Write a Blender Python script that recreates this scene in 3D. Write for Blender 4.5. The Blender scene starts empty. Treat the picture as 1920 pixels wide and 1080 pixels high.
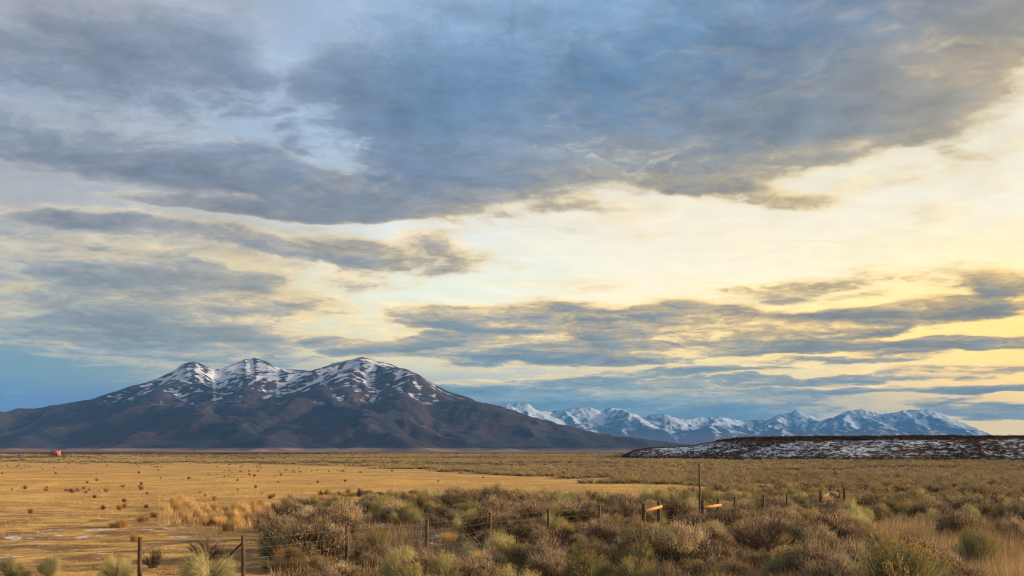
import bpy, math, random
import numpy as np
from mathutils import Vector

# ------------------------------------------------------------------ camera, light, exposure
F = 1867.0            # focal length in pixels of a 1920 wide frame
HV = 846.0            # row of the true horizon
EYE = 3.3
scene = bpy.context.scene
COL = scene.collection
cam_d = bpy.data.cameras.new("camera"); cam = bpy.data.objects.new("camera", cam_d); COL.objects.link(cam)
cam.location = (0, 0, EYE); cam.rotation_euler = (math.radians(90), 0, 0)
cam_d.sensor_width = 36; cam_d.lens = 36 * F / 1920
cam_d.shift_y = (HV - 540) / 1920
cam_d.clip_start = 0.1; cam_d.clip_end = 120000
scene.camera = cam
scene.view_settings.view_transform = 'Standard'; scene.view_settings.look = 'None'
scene.view_settings.gamma = 1; EXPO = 0.6
scene.view_settings.exposure = EXPO
scene.render.resolution_x = 1024; scene.render.resolution_y = 576
cy = scene.cycles
cy.max_bounces = 6; cy.diffuse_bounces = 3; cy.glossy_bounces = 1; cy.transmission_bounces = 1
cy.volume_bounces = 0; cy.transparent_max_bounces = 6
cy.use_denoising = True; cy.denoiser = 'OPENIMAGEDENOISE'; cy.denoising_prefilter = 'ACCURATE'; cy.denoising_input_passes = 'RGB_ALBEDO_NORMAL'
cy.filter_width = 1.15; cy.sample_clamp_direct = 6; cy.sample_clamp_indirect = 3
cy.use_adaptive_sampling = False

SUN_AZ, SUN_EL = math.radians(86), math.radians(11)    # azimuth clockwise from the view direction
SKY_STRENGTH = 0.1

def lin(h):
    c = [int(h[i:i+2], 16) / 255 for i in (0, 2, 4)]
    return tuple(x / 12.92 if x <= 0.04045 else ((x + 0.055) / 1.055) ** 2.4 for x in c)

class G:
    """small helper for building node graphs"""
    def __init__(s, tree):
        s.t = tree; s.n = tree.nodes; s.l = tree.links
    def put(s, sock, v):
        if v is None: return
        if isinstance(v, bpy.types.NodeSocket): s.l.new(v, sock)
        else:
            if isinstance(v, (tuple, list)) and len(v) == 3 and sock.type == 'RGBA': v = (*v, 1)
            sock.default_value = v
    def m(s, op, a, b=None, c=None, clamp=False):
        n = s.n.new('ShaderNodeMath'); n.operation = op; n.use_clamp = clamp
        for i, v in enumerate((a, b, c)): s.put(n.inputs[i], v)
        return n.outputs[0]
    def v(s, op, a, b=None, scale=None):
        n = s.n.new('ShaderNodeVectorMath'); n.operation = op
        s.put(n.inputs[0], a); s.put(n.inputs[1], b)
        if scale is not None: s.put(n.inputs['Scale'], scale)
        return n.outputs['Value'] if op in ('DOT_PRODUCT', 'LENGTH', 'DISTANCE') else n.outputs[0]
    def xyz(s, x, y, z=0.0):
        n = s.n.new('ShaderNodeCombineXYZ')
        for i, v in enumerate((x, y, z)): s.put(n.inputs[i], v)
        return n.outputs[0]
    def sep(s, v):
        n = s.n.new('ShaderNodeSeparateXYZ'); s.put(n.inputs[0], v); return n.outputs
    def noise(s, vec, scale=1.0, detail=5, rough=0.5, dist=0.0, color=False, dims='3D'):
        n = s.n.new('ShaderNodeTexNoise'); n.noise_dimensions = dims; s.put(n.inputs['Vector'], vec)
        n.inputs['Scale'].default_value = scale; n.inputs['Detail'].default_value = detail
        n.inputs['Roughness'].default_value = rough; n.inputs['Distortion'].default_value = dist
        return n.outputs['Color' if color else 'Fac']
    def vor(s, vec, scale=1.0, out='Distance', feature='F1', rnd=1.0):
        n = s.n.new('ShaderNodeTexVoronoi'); n.feature = feature; s.put(n.inputs['Vector'], vec)
        n.inputs['Scale'].default_value = scale; n.inputs['Randomness'].default_value = rnd
        return n.outputs[out]
    def ss(s, x, lo, hi, a=0.0, b=1.0, kind='SMOOTHSTEP'):
        n = s.n.new('ShaderNodeMapRange'); n.interpolation_type = kind
        for i, v in enumerate((x, lo, hi, a, b)): s.put(n.inputs[i], v)
        return n.outputs[0]
    def mix(s, f, a, b, mode='MIX'):
        n = s.n.new('ShaderNodeMix'); n.data_type = 'RGBA'; n.blend_type = mode; n.clamp_factor = True
        s.put(n.inputs[0], f); s.put(n.inputs[6], a); s.put(n.inputs[7], b)
        return n.outputs[2]
    def ramp(s, f, stops, interp='B_SPLINE'):
        n = s.n.new('ShaderNodeValToRGB'); r = n.color_ramp; r.interpolation = interp
        while len(r.elements) < len(stops): r.elements.new(0.5)
        for e, (p, c) in zip(r.elements, stops): e.position = p; e.color = (*c, 1)
        s.put(n.inputs[0], f); return n.outputs[0]
    def attr(s, name):
        n = s.n.new('ShaderNodeAttribute'); n.attribute_name = name; return n
    def new(s, kind): return s.n.new(kind)

# ---- the sky: clear air, a glow of sunset behind the clouds and layers of cloud, all by direction
def pix_dir(px, py):
    """direction in degrees (azimuth, elevation) of a place in the sky"""
    u, v = (px - 960) / F, (HV - py) / F
    return math.degrees(math.atan(u)), math.degrees(math.atan(v / math.sqrt(1 + u * u)))

world = bpy.data.worlds.new("World"); scene.world = world; world.use_nodes = True
world.cycles.sampling_method = 'MANUAL'; world.cycles.sample_map_resolution = 512
g = G(world.node_tree); g.n.clear()
tc = g.new('ShaderNodeTexCoord').outputs['Generated']
dx, dy, dz = g.sep(tc)
az = g.m('MULTIPLY', g.m('ARCTAN2', dx, dy), 57.2958)
el = g.m('MULTIPLY', g.m('ARCSINE', dz), 57.2958)
zc = g.m('ADD', g.m('MAXIMUM', dz, 0.0), 0.14)
Q = g.xyz(g.m('DIVIDE', dx, zc), g.m('DIVIDE', dy, zc), 0.0)      # a flat cloud deck seen in perspective
P0 = g.xyz(az, el, 0.0)
# turbulence that frays every edge
nA = g.v('SUBTRACT', g.noise(Q, 0.9, 4, 0.6, color=True, dims='2D'), (0.5, 0.5, 0.5))
nB = g.v('SUBTRACT', g.noise(Q, 4.5, 4, 0.5, color=True, dims='2D'), (0.5, 0.5, 0.5))
damp = g.ss(el, 0.0, 14.0, 0.30, 1.0, 'LINEAR')
W = g.v('ADD', g.v('MULTIPLY', nA, (6.5, 3.0, 0)), g.v('MULTIPLY', nB, (2.0, 1.0, 0)))
W = g.v('MULTIPLY', W, g.xyz(1.0, damp, 0.0))
P = g.v('ADD', P0, W)
px_, py_, _ = g.sep(P)
LAST = [None]
def grid(cols, rows, fx, fy, amt=1.0):
    """smooth colour field: rows of colours given for elevations, columns for azimuths"""
    a0, a1 = pix_dir(0, HV)[0], pix_dir(1920, HV)[0]
    xr0 = g.ss(fx, a0, a1, 0, 1, 'LINEAR'); fy0 = fy
    out = None
    for i, (py, cs) in enumerate(rows):
        n = len(cs)
        stops = []
        for j, h in enumerate(cs):
            a = pix_dir(1920 * j / (n - 1), HV)[0]
            stops.append(((a - a0) / (a1 - a0), lin(h)))
        # each row waits for the one before it, which keeps the shader small in memory
        if LAST[0] is not None:
            w_ = g.v('DOT_PRODUCT', LAST[0], (1, 0, 0)); xr = g.m('MULTIPLY_ADD', w_, 1e-9, xr0); fy = g.m('MULTIPLY_ADD', w_, 1e-9, fy0)
        else: xr, fy = xr0, fy0
        r = g.ramp(xr, stops)
        e = pix_dir(960, py)[1] * 0.965
        out = r if out is None else g.mix(g.ss(fy, eprev, e), out, r)
        eprev = e; LAST[0] = out
    return out
BASE = [
 (846, "4268ae 4268ae 466cac 4c7ca4 5082a8 5888ac 7a98ae ecd27a ffdc6c"),
 (800, "426ab0 426ab0 486eac 5280a6 5a88ac 608cae 5c84a6 ecd07a ffdc6c"),
 (750, "4c70aa 4e72a8 5676a4 5480a4 5480a4 5a84a6 5a80a2 dcc688 ffd960"),
 (700, "5c82a2 6a869c 8e9294 a8b0b4 a4b0b8 d0ccb0 d0ccb0 f8e08c ffd966"),
 (650, "748a9e 7c8c9a b4aa90 d8d8b8 d8d0b0 f6e09c fce898 fee68a ffdd66"),
 (580, "8090a0 8e98a0 d0c298 dde8dc eaeedc f6ecc4 fcefb4 feeea4 ffe584"),
 (500, "8a94a0 a6a49e d8c698 d8e8e8 eaf0e6 f5f0dc fbf2d6 fcf2cc fdf0c2"),
 (390, "aeacac a8b2be c0c4c6 e4ecf0 f0f0e6 fcf0d4 faf2d8 fcf4dc fcf4dc"),
 (260, "93a0b4 9ca8b8 a8bedb b4d0ec d4e0ea e4e0d0 f4e8c4 fcf2d4 fef6de"),
 (130, "9ea6b4 a6abb4 acbcd2 a4c8ea 94bae2 94b6d6 b4bcc4 ecdeb8 f8e8c4"),
 (0,   "a4a8b0 b0aeb0 a8b4c4 94bade 90b4d8 90b2d4 a0b2c6 c8c0b0 d8c8a8"),
]
DARK = [
 (750, "48749a 487094 466e90 4a6a88 40566c"),
 (600, "6b7886 757b82 466486 585d67 505760"),
 (400, "727884 757881 777d89 77766c 9a8b6e"),
 (200, "67758c 727f94 55769b 5a738e a8966e"),
 (0,   "7c818e 7c8ba0 4f749b 4b6e92 62707c"),
]
MID = [
 (750, "6a90b2 728eaa 6c8aa8 7c8c98 8a806a"),
 (600, "949ca2 a49e90 a6987c aa9468 a68c5a"),
 (400, "989a9e 9e9a94 b8a684 b8a06c ccb078"),
 (200, "848e9e 8b96a7 708eae 8a8a88 ccb080"),
 (0,   "989aa2 97a4b6 6a8eb2 6284a6 8e8880"),
]
LIT = [
 (750, "7fa0bc 88a2b8 7c9cb4 c0b898 f4d07c"),
 (700, "b8b4a4 ccc29c dcca98 f0d488 f6ce6c"),
 (600, "c8bca0 ecd49a f8dc9c f8d680 f8ce70"),
 (400, "d4c8b4 dcccac f6dca4 f8d890 fadc94"),
 (200, "a8aebc b8c4d4 a0bcdc ccb68a ecce8c"),
 (0,   "bab8b8 b4bccc 88a8ca 829cb8 c4aa8c"),
]
sp = lambda rows: [(y, c.split()) for y, c in rows]
base_c = grid(9, sp(BASE), px_, py_)
dark_c = grid(5, sp(DARK), px_, py_)
lit_c = grid(5, sp(LIT), px_, py_)
# cloud masses: centre, half width, half height (pixels of the photograph turned into degrees), tilt, weight
CLOUDS = [
 (1250,110,560,130,4,1.15),(950,215,330,110,0,.9),(1540,80,380,100,8,.95),(1300,235,280,60,6,.75),(1880,10,260,60,8,.8),
 (1040,285,260,45,-3,.9),(800,70,180,110,0,.6),
 (180,205,400,80,0,.8),(260,285,300,50,-4,.85),(540,325,300,36,-6,.7),(100,50,280,80,0,.45),(400,60,120,50,0,.3),
 (480,383,270,13,0,.95),(640,350,220,34,-3,.75),(60,400,200,20,0,.55),(380,445,260,34,-4,.4),(560,452,160,22,-4,.6),
 (120,480,220,28,0,.5),(330,585,260,36,0,.55),(120,560,200,30,0,.4),(60,620,200,20,0,.3),(520,655,220,22,0,.5),
 (705,468,70,24,0,.9),(800,475,130,32,4,.7),(730,518,90,26,4,.45),(860,430,60,30,-6,.4),(930,488,60,9,0,.4),
 (430,505,110,40,0,.3),(560,560,120,10,0,.3),(640,580,110,9,0,.3),
 (900,597,150,20,0,1.15),(790,575,70,14,0,.5),(1010,575,120,20,0,.5),(1120,605,260,34,0,.75),(1060,642,300,30,0,.85),
 (760,642,150,10,6,.8),(1300,617,150,16,4,1.1),(1230,578,140,14,0,.55),(1450,625,200,26,3,.9),(1350,590,110,12,0,.6),
 (1180,668,240,12,0,.6),(1640,605,330,15,4,.8),(1740,577,110,15,3,1.25),(1610,585,120,10,2,.4),(1885,530,70,20,-4,1.1),(1770,522,90,18,-6,.6),
 (1540,518,120,20,0,.6),(1440,540,100,20,0,.45),(1330,528,60,10,0,.3),(1560,545,120,12,0,.3),
 (1850,642,150,11,-2,1.0),(1790,628,40,6,0,.6),(1620,672,110,9,0,.55),(1460,678,120,7,0,.4),(1730,699,190,9,0,.85),(1330,696,160,5,0,.5),
 (1890,726,120,8,0,.95),(1600,728,160,6,0,.5),(1880,770,120,11,-2,.95),(1760,752,90,8,6,.4),
 (1060,738,470,22,0,.8),(1270,765,270,28,0,.9),(1250,712,240,10,0,.5),
 (1385,372,135,24,-9,.65),(1270,350,120,16,-6,.4),(1480,290,120,14,-5,.38),(980,383,130,22,-4,.42),(1100,395,100,14,-4,.3),(1310,300,160,26,-4,.35),
 (1690,190,100,40,14,.33),(1840,110,110,40,10,.42),(1780,270,60,9,-20,.3),
 (60,645,110,9,-4,.7),(330,80,260,60,0,.4),(520,440,220,30,-4,.35),(330,520,260,34,0,.3),(1000,345,240,30,-2,.3),(1650,330,200,24,8,.28),(1800,405,160,18,-6,.24),(1250,440,200,16,-5,.22),(1100,520,200,14,0,.2),(1560,455,160,10,6,.2),(1150,347,280,26,0,.35),(820,335,190,22,0,.4),(1450,300,190,26,6,.38),(640,225,60,90,0,-.26),(520,75,90,45,-8,-.2),(700,110,60,40,0,-.2),(1120,60,80,30,0,-.2),(1350,100,110,30,0,-.25),(280,600,380,44,0,.55),(180,655,300,26,0,.4),(1760,165,150,60,18,.34),(1590,235,170,34,8,.35),(1660,60,160,50,10,.5),(1150,690,260,12,0,.35),(200,510,160,20,0,.3),(900,400,120,20,-6,.3),(250,130,330,60,0,.45),(140,420,220,24,0,.35),(240,520,220,30,0,.4),(450,600,160,22,0,.35),(620,130,60,50,0,.25),(1500,655,260,7,2,.5),(1450,712,200,6,0,.5),(1720,655,120,6,0,.5),(300,663,220,7,-3,.65),
]
D = V = None
for (cx, cyy, rx, ry, rot, w) in CLOUDS:
    if 555 < cyy < 790 and cx > 700: w *= 1.3; ry *= 1.15
    a, e = pix_dir(cx, cyy)
    k = math.degrees(1 / F)
    n = g.new('ShaderNodeMapping'); n.vector_type = 'TEXTURE'
    g.put(n.inputs['Vector'], P if D is None else g.xyz(px_, py_, g.m('ADD', D, V)))
    n.inputs['Location'].default_value = (a, e, 0)
    n.inputs['Rotation'].default_value = (0, 0, math.radians(rot))
    n.inputs['Scale'].default_value = (rx * k * .92, ry * k * .96, 1e6)
    r2 = g.v('DOT_PRODUCT', n.outputs[0], n.outputs[0])
    # falls off smoothly and dies away completely
    bl = g.ss(r2, 0.0, 2.3, w, 0.0)
    ly = g.v('DOT_PRODUCT', n.outputs[0], (0, 1, 0))
    V = g.m('MULTIPLY', bl, ly) if D is None else g.m('MULTIPLY_ADD', bl, ly, V)      # how near the top of its cloud
    D = bl if D is None else g.m('ADD', D, bl)
top = g.m('DIVIDE', V, g.m('ADD', g.m('MAXIMUM', D, 0.05), 0.12))
D = g.m('MINIMUM', D, 1.02)
# general cloud elsewhere in the sky (behind and above the camera)
behind = g.m('MULTIPLY', g.ss(g.m('ABSOLUTE', az), 30, 50), 0.55)
above = g.m('MULTIPLY', g.ss(el, 25, 38), 0.6)
D = g.m('ADD', D, g.m('MAXIMUM', behind, above))
DL = D
f1 = g.m('SUBTRACT', g.noise(g.v('MULTIPLY', Q, (1.0, 1.15, 1)), 1.9, 8, 0.60, dims='2D'), 0.5)
f2 = g.m('SUBTRACT', g.noise(g.v('ADD', g.v('MULTIPLY', Q, (1.0, 1.5, 1)), nB), 5.5, 6, 0.56, dims='2D'), 0.5)
fl = g.m('ADD', g.m('MULTIPLY', f1, 1.5), g.m('MULTIPLY', f2, 0.9))
bd = g.m('SUBTRACT', g.noise(g.xyz(g.m('MULTIPLY', px_, 0.085), g.m('MULTIPLY', py_, 1.25), 3.0), 1.0, 5, 0.55), 0.5)     # thin flat layers near the horizon
bd = g.m('MULTIPLY', bd, g.ss(el, 11.0, 5.5, 0.0, 1.7))
b2_ = g.m('SUBTRACT', g.noise(g.v('MULTIPLY', g.v('ADD', Q, nA), (0.55, 2.6, 1)), 1.3, 6, 0.56, dims='2D'), 0.5)         # loose layers across the whole sky
bd = g.m('ADD', bd, g.m('MULTIPLY', b2_, g.ss(el, 22.0, 15.0, 0.5, 1.3)))
Dn = g.m('ADD', g.m('ADD', D, bd), g.m('MULTIPLY', fl, g.ss(D, 0.0, 0.5, 0.45, 1.25)))
alpha = g.ss(Dn, -0.04, 0.80)
thick = g.ss(g.m('ADD', Dn, g.m('MULTIPLY', top, -0.38)), 0.10, 1.68)
mid_c = grid(5, sp(MID), px_, py_)
cloud = g.mix(g.ss(thick, 0.0, 0.55), lit_c, mid_c)
cloud = g.mix(g.ss(thick, 0.40, 1.0), cloud, dark_c)
sky_c = g.mix(g.m('MULTIPLY', alpha, 0.93), base_c, cloud)
# soft relief in the cloud mass and thin streaks of high cirrus
off = g.v('ADD', g.v('MULTIPLY', Q, (1.0, 1.15, 1)), (0.05, -0.03, 0))
r1 = g.noise(off, 1.9, 8, 0.60, dims='2D')
rel = g.m('MULTIPLY', g.m('SUBTRACT', g.m('ADD', f1, 0.5), r1), 2.2)
fib = g.m('SUBTRACT', g.noise(g.v('MULTIPLY', g.v('ADD', Q, nA), (1.2, 6.0, 1)), 2.2, 5, 0.6, dims='2D'), 0.5)
mod = g.m('ADD', g.m('ADD', 1.0, g.m('MULTIPLY', rel, g.ss(alpha, 0, 1, 0.15, 0.85))), g.m('MULTIPLY', fib, g.ss(el, 2, 12, 0.05, 0.13)))
mod = g.m('ADD', mod, g.m('MULTIPLY', f2, g.m('MULTIPLY', alpha, 0.30)))
sky_c = g.v('SCALE', sky_c, scale=g.m('MULTIPLY', mod, 1.0 / SKY_STRENGTH / 2 ** EXPO))
# light lost on the long way through the air near the horizon
th = g.ss(el, 0.5, 16.0, 1.0, 0.0)
sky_c = g.v('MULTIPLY', sky_c, g.v('ADD', (1.0, 1.0, 1.0), g.v('MULTIPLY', (0.70, 0.46, 0.05), g.xyz(th, th, th))))
sky_c = g.v('SCALE', sky_c, scale=1.11)
# glow added to the unseen sky round the low sun, lighting the foreground
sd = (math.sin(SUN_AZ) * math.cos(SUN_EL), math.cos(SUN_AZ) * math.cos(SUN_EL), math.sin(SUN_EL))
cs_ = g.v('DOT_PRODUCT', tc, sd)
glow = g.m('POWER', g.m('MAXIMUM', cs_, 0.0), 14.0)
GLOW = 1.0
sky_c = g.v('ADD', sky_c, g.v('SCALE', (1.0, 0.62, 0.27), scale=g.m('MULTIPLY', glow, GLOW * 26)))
ns = g.new('ShaderNodeTexSky'); ns.sky_type = 'NISHITA'; ns.sun_disc = False
ns.sun_elevation = SUN_EL; ns.sun_rotation = SUN_AZ; ns.altitude = 1300; ns.dust_density = 1.5
sky_c = g.mix(0.10, sky_c, ns.outputs[0])
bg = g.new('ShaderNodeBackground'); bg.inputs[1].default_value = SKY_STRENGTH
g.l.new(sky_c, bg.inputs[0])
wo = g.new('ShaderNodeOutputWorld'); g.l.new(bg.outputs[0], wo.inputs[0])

sun_d = bpy.data.lights.new("sun", 'SUN'); sun = bpy.data.objects.new("sun", sun_d); COL.objects.link(sun)
sun_d.energy = 5.0; sun_d.angle = math.radians(3); sun_d.color = (1.0, 0.76, 0.52)
sun.rotation_euler = Vector((-sd[0], -sd[1], -sd[2])).to_track_quat('-Z', 'Y').to_euler()
# ------------------------------------------------------------------ numeric helpers
rng = np.random.default_rng(7)
_LAT = rng.random((8, 256, 256))
def vnoise(x, y, k=0):
    xi = np.floor(x).astype(np.int64); yi = np.floor(y).astype(np.int64)
    fx = x - xi; fy = y - yi
    fx = fx * fx * fx * (fx * (fx * 6 - 15) + 10); fy = fy * fy * fy * (fy * (fy * 6 - 15) + 10)
    L = _LAT[k % 8]; a, b = xi & 255, (xi + 1) & 255; c, d = yi & 255, (yi + 1) & 255
    return (L[a, c] * (1 - fx) + L[b, c] * fx) * (1 - fy) + (L[a, d] * (1 - fx) + L[b, d] * fx) * fy
def fbm(x, y, octs=5, k=0, gain=0.5):
    s = 0; w = 1; t = 0
    for o in range(octs):
        s = s + w * vnoise(x * 2 ** o + 17.3 * o, y * 2 ** o - 9.1 * o, k + o); t += w; w *= gain
    return s / t - 0.5
def ridged(x, y, octs=5, k=0, gain=0.5):
    s = 0; w = 1; t = 0
    for o in range(octs):
        s = s + w * (1 - np.abs(2 * vnoise(x * 2 ** o + 5.3 * o, y * 2 ** o + 3.7 * o, k + o) - 1)); t += w; w *= gain
    return s / t
def sstep(x, a, b):
    t = np.clip((x - a) / (b - a), 0, 1); return t * t * (3 - 2 * t)
def at(px, Y):                       # ground x of a picture column at distance Y
    return (px - 960) / F * Y
def up(py, Y):                       # height above the ground plane of a picture row at distance Y
    return EYE + (HV - py) / F * Y
def dist(py): return EYE * F / (py - HV)

def mesh_np(name, verts, faces_idx, loop_tot, mat=None, smooth=False, attrs=None, mats=None, mat_idx=None, uniform=4):
    """fast mesh from numpy arrays; all faces have `uniform` corners"""
    me = bpy.data.meshes.new(name)
    nf = len(faces_idx) // uniform
    me.vertices.add(len(verts)); me.vertices.foreach_set('co', np.asarray(verts, np.float32).ravel())
    me.loops.add(len(faces_idx)); me.loops.foreach_set('vertex_index', np.asarray(faces_idx, np.int32))
    me.polygons.add(nf); me.polygons.foreach_set('loop_start', np.arange(0, nf * uniform, uniform, dtype=np.int32))
    if smooth: me.polygons.foreach_set('use_smooth', np.ones(nf, bool))
    if mat_idx is not None: me.polygons.foreach_set('material_index', np.asarray(mat_idx, np.int32))
    for k, a in (attrs or {}).items():
        at_ = me.attributes.new(k, 'FLOAT', 'POINT'); at_.data.foreach_set('value', np.asarray(a, np.float32).ravel())
    me.update(calc_edges=True)
    for m_ in (mats or ([mat] if mat else [])): me.materials.append(m_)
    return me
def link(name, me, parent=None, loc=None, kind=None, label=None, cat=None, group=None):
    o = bpy.data.objects.new(name, me); COL.objects.link(o)
    if parent is not None: o.parent = parent
    if loc is not None: o.location = loc
    return tag(o, label, cat, group, kind)
def tag(o, label=None, cat=None, group=None, kind=None):
    for k, v in (('label', label), ('category', cat), ('group', group), ('kind', kind)):
        if v is not None: o[k] = v
    return o
def grid_faces(nx, ny):
    i = np.arange(ny - 1)[:, None] * nx + np.arange(nx - 1)[None, :]
    return np.stack([i, i + 1, i + 1 + nx, i + nx], -1).reshape(-1)
def grid_mesh(name, X, Y, Z, mat, attrs=None, smooth=True):
    ny, nx = X.shape
    return mesh_np(name, np.stack([X, Y, Z], -1).reshape(-1, 3), grid_faces(nx, ny), None, mat, smooth, attrs)

def material(name, rough=0.9, spec=0.15):
    m = bpy.data.materials.new(name); m.use_nodes = True
    q = G(m.node_tree); b = q.n['Principled BSDF']
    b.inputs['Roughness'].default_value = rough; b.inputs['Specular IOR Level'].default_value = spec
    return m, q, b

# ------------------------------------------------------------------ plants cover: where things grow (ground coordinates)
def pix_of(x, y):
    return 960 + x / y * F, HV + EYE * F / y
LOW_EDGE = [(-400, 1300), (505, 1090), (500, 1040), (512, 985), (500, 962), (560, 948), (640, 938), (800, 934), (1000, 936), (1200, 938), (1330, 932), (1480, 922), (1700, 912), (2400, 905)]
UP_EDGE = [(-400, 868), (0, 866), (200, 870), (420, 869), (620, 873), (800, 884), (1000, 897), (1200, 906), (1320, 913), (1480, 922), (2400, 905)]
def edge(pts, px):
    return np.interp(px, [p[0] for p in pts], [p[1] for p in pts])
def cover(x, y):
    """0 open straw meadow ... 1 dense shrubs"""
    y = np.maximum(y, 1.0)
    px, py = pix_of(x, y)
    jit = fbm(x / 9, y / 9, 3, 2) 
    lowd = np.interp(px, [-400, 500, 512, 560, 640, 800, 1000, 1200, 1330, 1480, 1700, 2400],
                     [5, 5, dist(985), dist(948), dist(938), dist(934), dist(936), dist(938), dist(930), dist(921), dist(910), dist(905)])
    upd = dist(np.maximum(edge(UP_EDGE, px), HV + 2))
    c = np.where(y < lowd * (1 + jit * 0.35), 1.0, 0.0)
    c = np.where((px < 505 + 60 * jit) & (y < 60), 0.0, c)
    far = sstep(y / upd * (1 + jit * 0.5), 0.85, 1.25)
    return np.maximum(c, far)

def gz(x, y):
    """ground height"""
    r = np.sqrt(np.asarray(x) ** 2 + np.asarray(y) ** 2)
    a = 0.55 * fbm(x / 14.0, y / 14.0, 3, 1) * sstep(r, 8, 25) * (1 - sstep(r, 80, 200))
    return a

# ------------------------------------------------------------------ ground
ang = np.concatenate([np.linspace(-180, -42, 40)[:-1], np.linspace(-42, 42, 420)[:-1], np.linspace(42, 180, 41)])
rad = np.concatenate([[0.5], np.geomspace(4, 140, 300)[:-1], np.geomspace(140, 30000, 150)])
A_, R_ = np.meshgrid(np.radians(ang), rad)
GX, GY = R_ * np.sin(A_), R_ * np.cos(A_)
GZ = gz(GX, GY) + 0.05 * fbm(GX / 0.9, GY / 0.9, 3, 3) * (1 - sstep(R_, 60, 120))
SNOW_SPOTS = [(700, 988, 2.0), (805, 1022, 2.3), (760, 1014, 1.4), (880, 958, 1.6), (30, 1004, .9), (88, 998, .9), (150, 1001, 1.0), (120, 990, .7), (205, 992, .7), (300, 1014, .7), (352, 1000, .7), (60, 1012, .6), (395, 1010, .6), (498, 1046, 1.3), (330, 976, 2.5), (430, 970, 2), (225, 988, 1.5), (253, 1074, .7), (150, 925, 6), (640, 938, 5)]
snowy = np.zeros(GX.shape)
for (sx_, sy_, sr_) in SNOW_SPOTS:
    Ys = dist(sy_); Xs = at(sx_, Ys)
    snowy = np.maximum(snowy, np.exp(-(((GX - Xs) / sr_) ** 2 + ((GY - Ys) / (sr_ * .8)) ** 2)))
cov = np.where(GY > 1, cover(GX, np.maximum(GY, 1)), 0.6)
mg, q, b = material('ground_soil')
pos = q.new('ShaderNodeNewGeometry').outputs['Position']
cv = q.attr('cover').outputs['Fac']
n1 = q.noise(pos, 0.12, 6, 0.66); n2 = q.noise(pos, 1.6, 6, 0.65); n3 = q.noise(pos, 0.02, 5, 0.55)
nf = q.noise(pos, 14.0, 4, 0.7)
straw = q.mix(q.ss(n2, .35, .68), (0.66, 0.41, 0.13), (0.46, 0.28, 0.10))
straw = q.mix(q.ss(n1, .42, .62), straw, (0.80, 0.51, 0.16))
soil = q.mix(q.ss(n2, .4, .6), (0.17, 0.10, 0.055), (0.30, 0.18, 0.085))
ply = q.sep(pos)[1]
straw = q.mix(q.ss(q.noise(pos, 2.6, 5, .7), .57, .66, 0, .6), straw, (0.22, 0.14, 0.07))
bare = q.m('MULTIPLY', q.ss(q.noise(pos, 0.42, 7, 0.68), .44, .58), q.ss(ply, 36, 85, 0.95, 0.15))
c0 = q.mix(bare, straw, soil)
farc = q.mix(q.ss(q.noise(pos, 0.006, 6, 0.62), .42, .6), (0.17, 0.125, 0.05), (0.10, 0.085, 0.04))
near_litter = q.mix(q.ss(n2, .42, .6), (0.16, 0.105, 0.06), (0.30, 0.20, 0.10))
sc = q.mix(q.ss(ply, 120, 320), near_litter, farc)
c0 = q.mix(q.ss(q.m('ADD', cv, q.m('MULTIPLY', q.m('SUBTRACT', n1, .5), .8)), .35, .75), c0, sc)
c0 = q.mix(q.ss(ply, 1500, 3500), c0, (0.13, 0.075, 0.04))
# thin crusts of snow left in the hollows
sn = q.noise(q.v('MULTIPLY', pos, (1.0, .8, 1)), 0.8, 7, 0.66)
zone = q.m('MULTIPLY', q.ss(ply, 24, 30), q.ss(ply, 90, 50))
zone2 = q.noise(pos, 0.09, 3, 0.5)
snow = q.m('MULTIPLY', q.ss(q.m('ADD', sn, q.m('ADD', q.m('MULTIPLY', q.m('SUBTRACT', zone2, .5), .30), q.m('MULTIPLY', q.attr('snowy').outputs['Fac'], .11))), .645, .69), zone)
c0 = q.mix(snow, c0, (0.72, 0.76, 0.85))
q.put(b.inputs['Base Color'], q.mix(q.ss(nf, .3, .7, .0, .35), c0, (0.04, 0.03, 0.02)))
bm_ = q.new('ShaderNodeBump'); bm_.inputs['Strength'].default_value = 0.7; bm_.inputs['Distance'].default_value = 0.06
q.put(bm_.inputs['Height'], q.m('ADD', nf, q.m('MULTIPLY', n2, 2.0))); q.l.new(bm_.outputs[0], b.inputs['Normal'])
link('ground', grid_mesh('ground', GX, GY, GZ, mg, {'cover': cov, 'snowy': snowy}), kind='structure')

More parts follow.
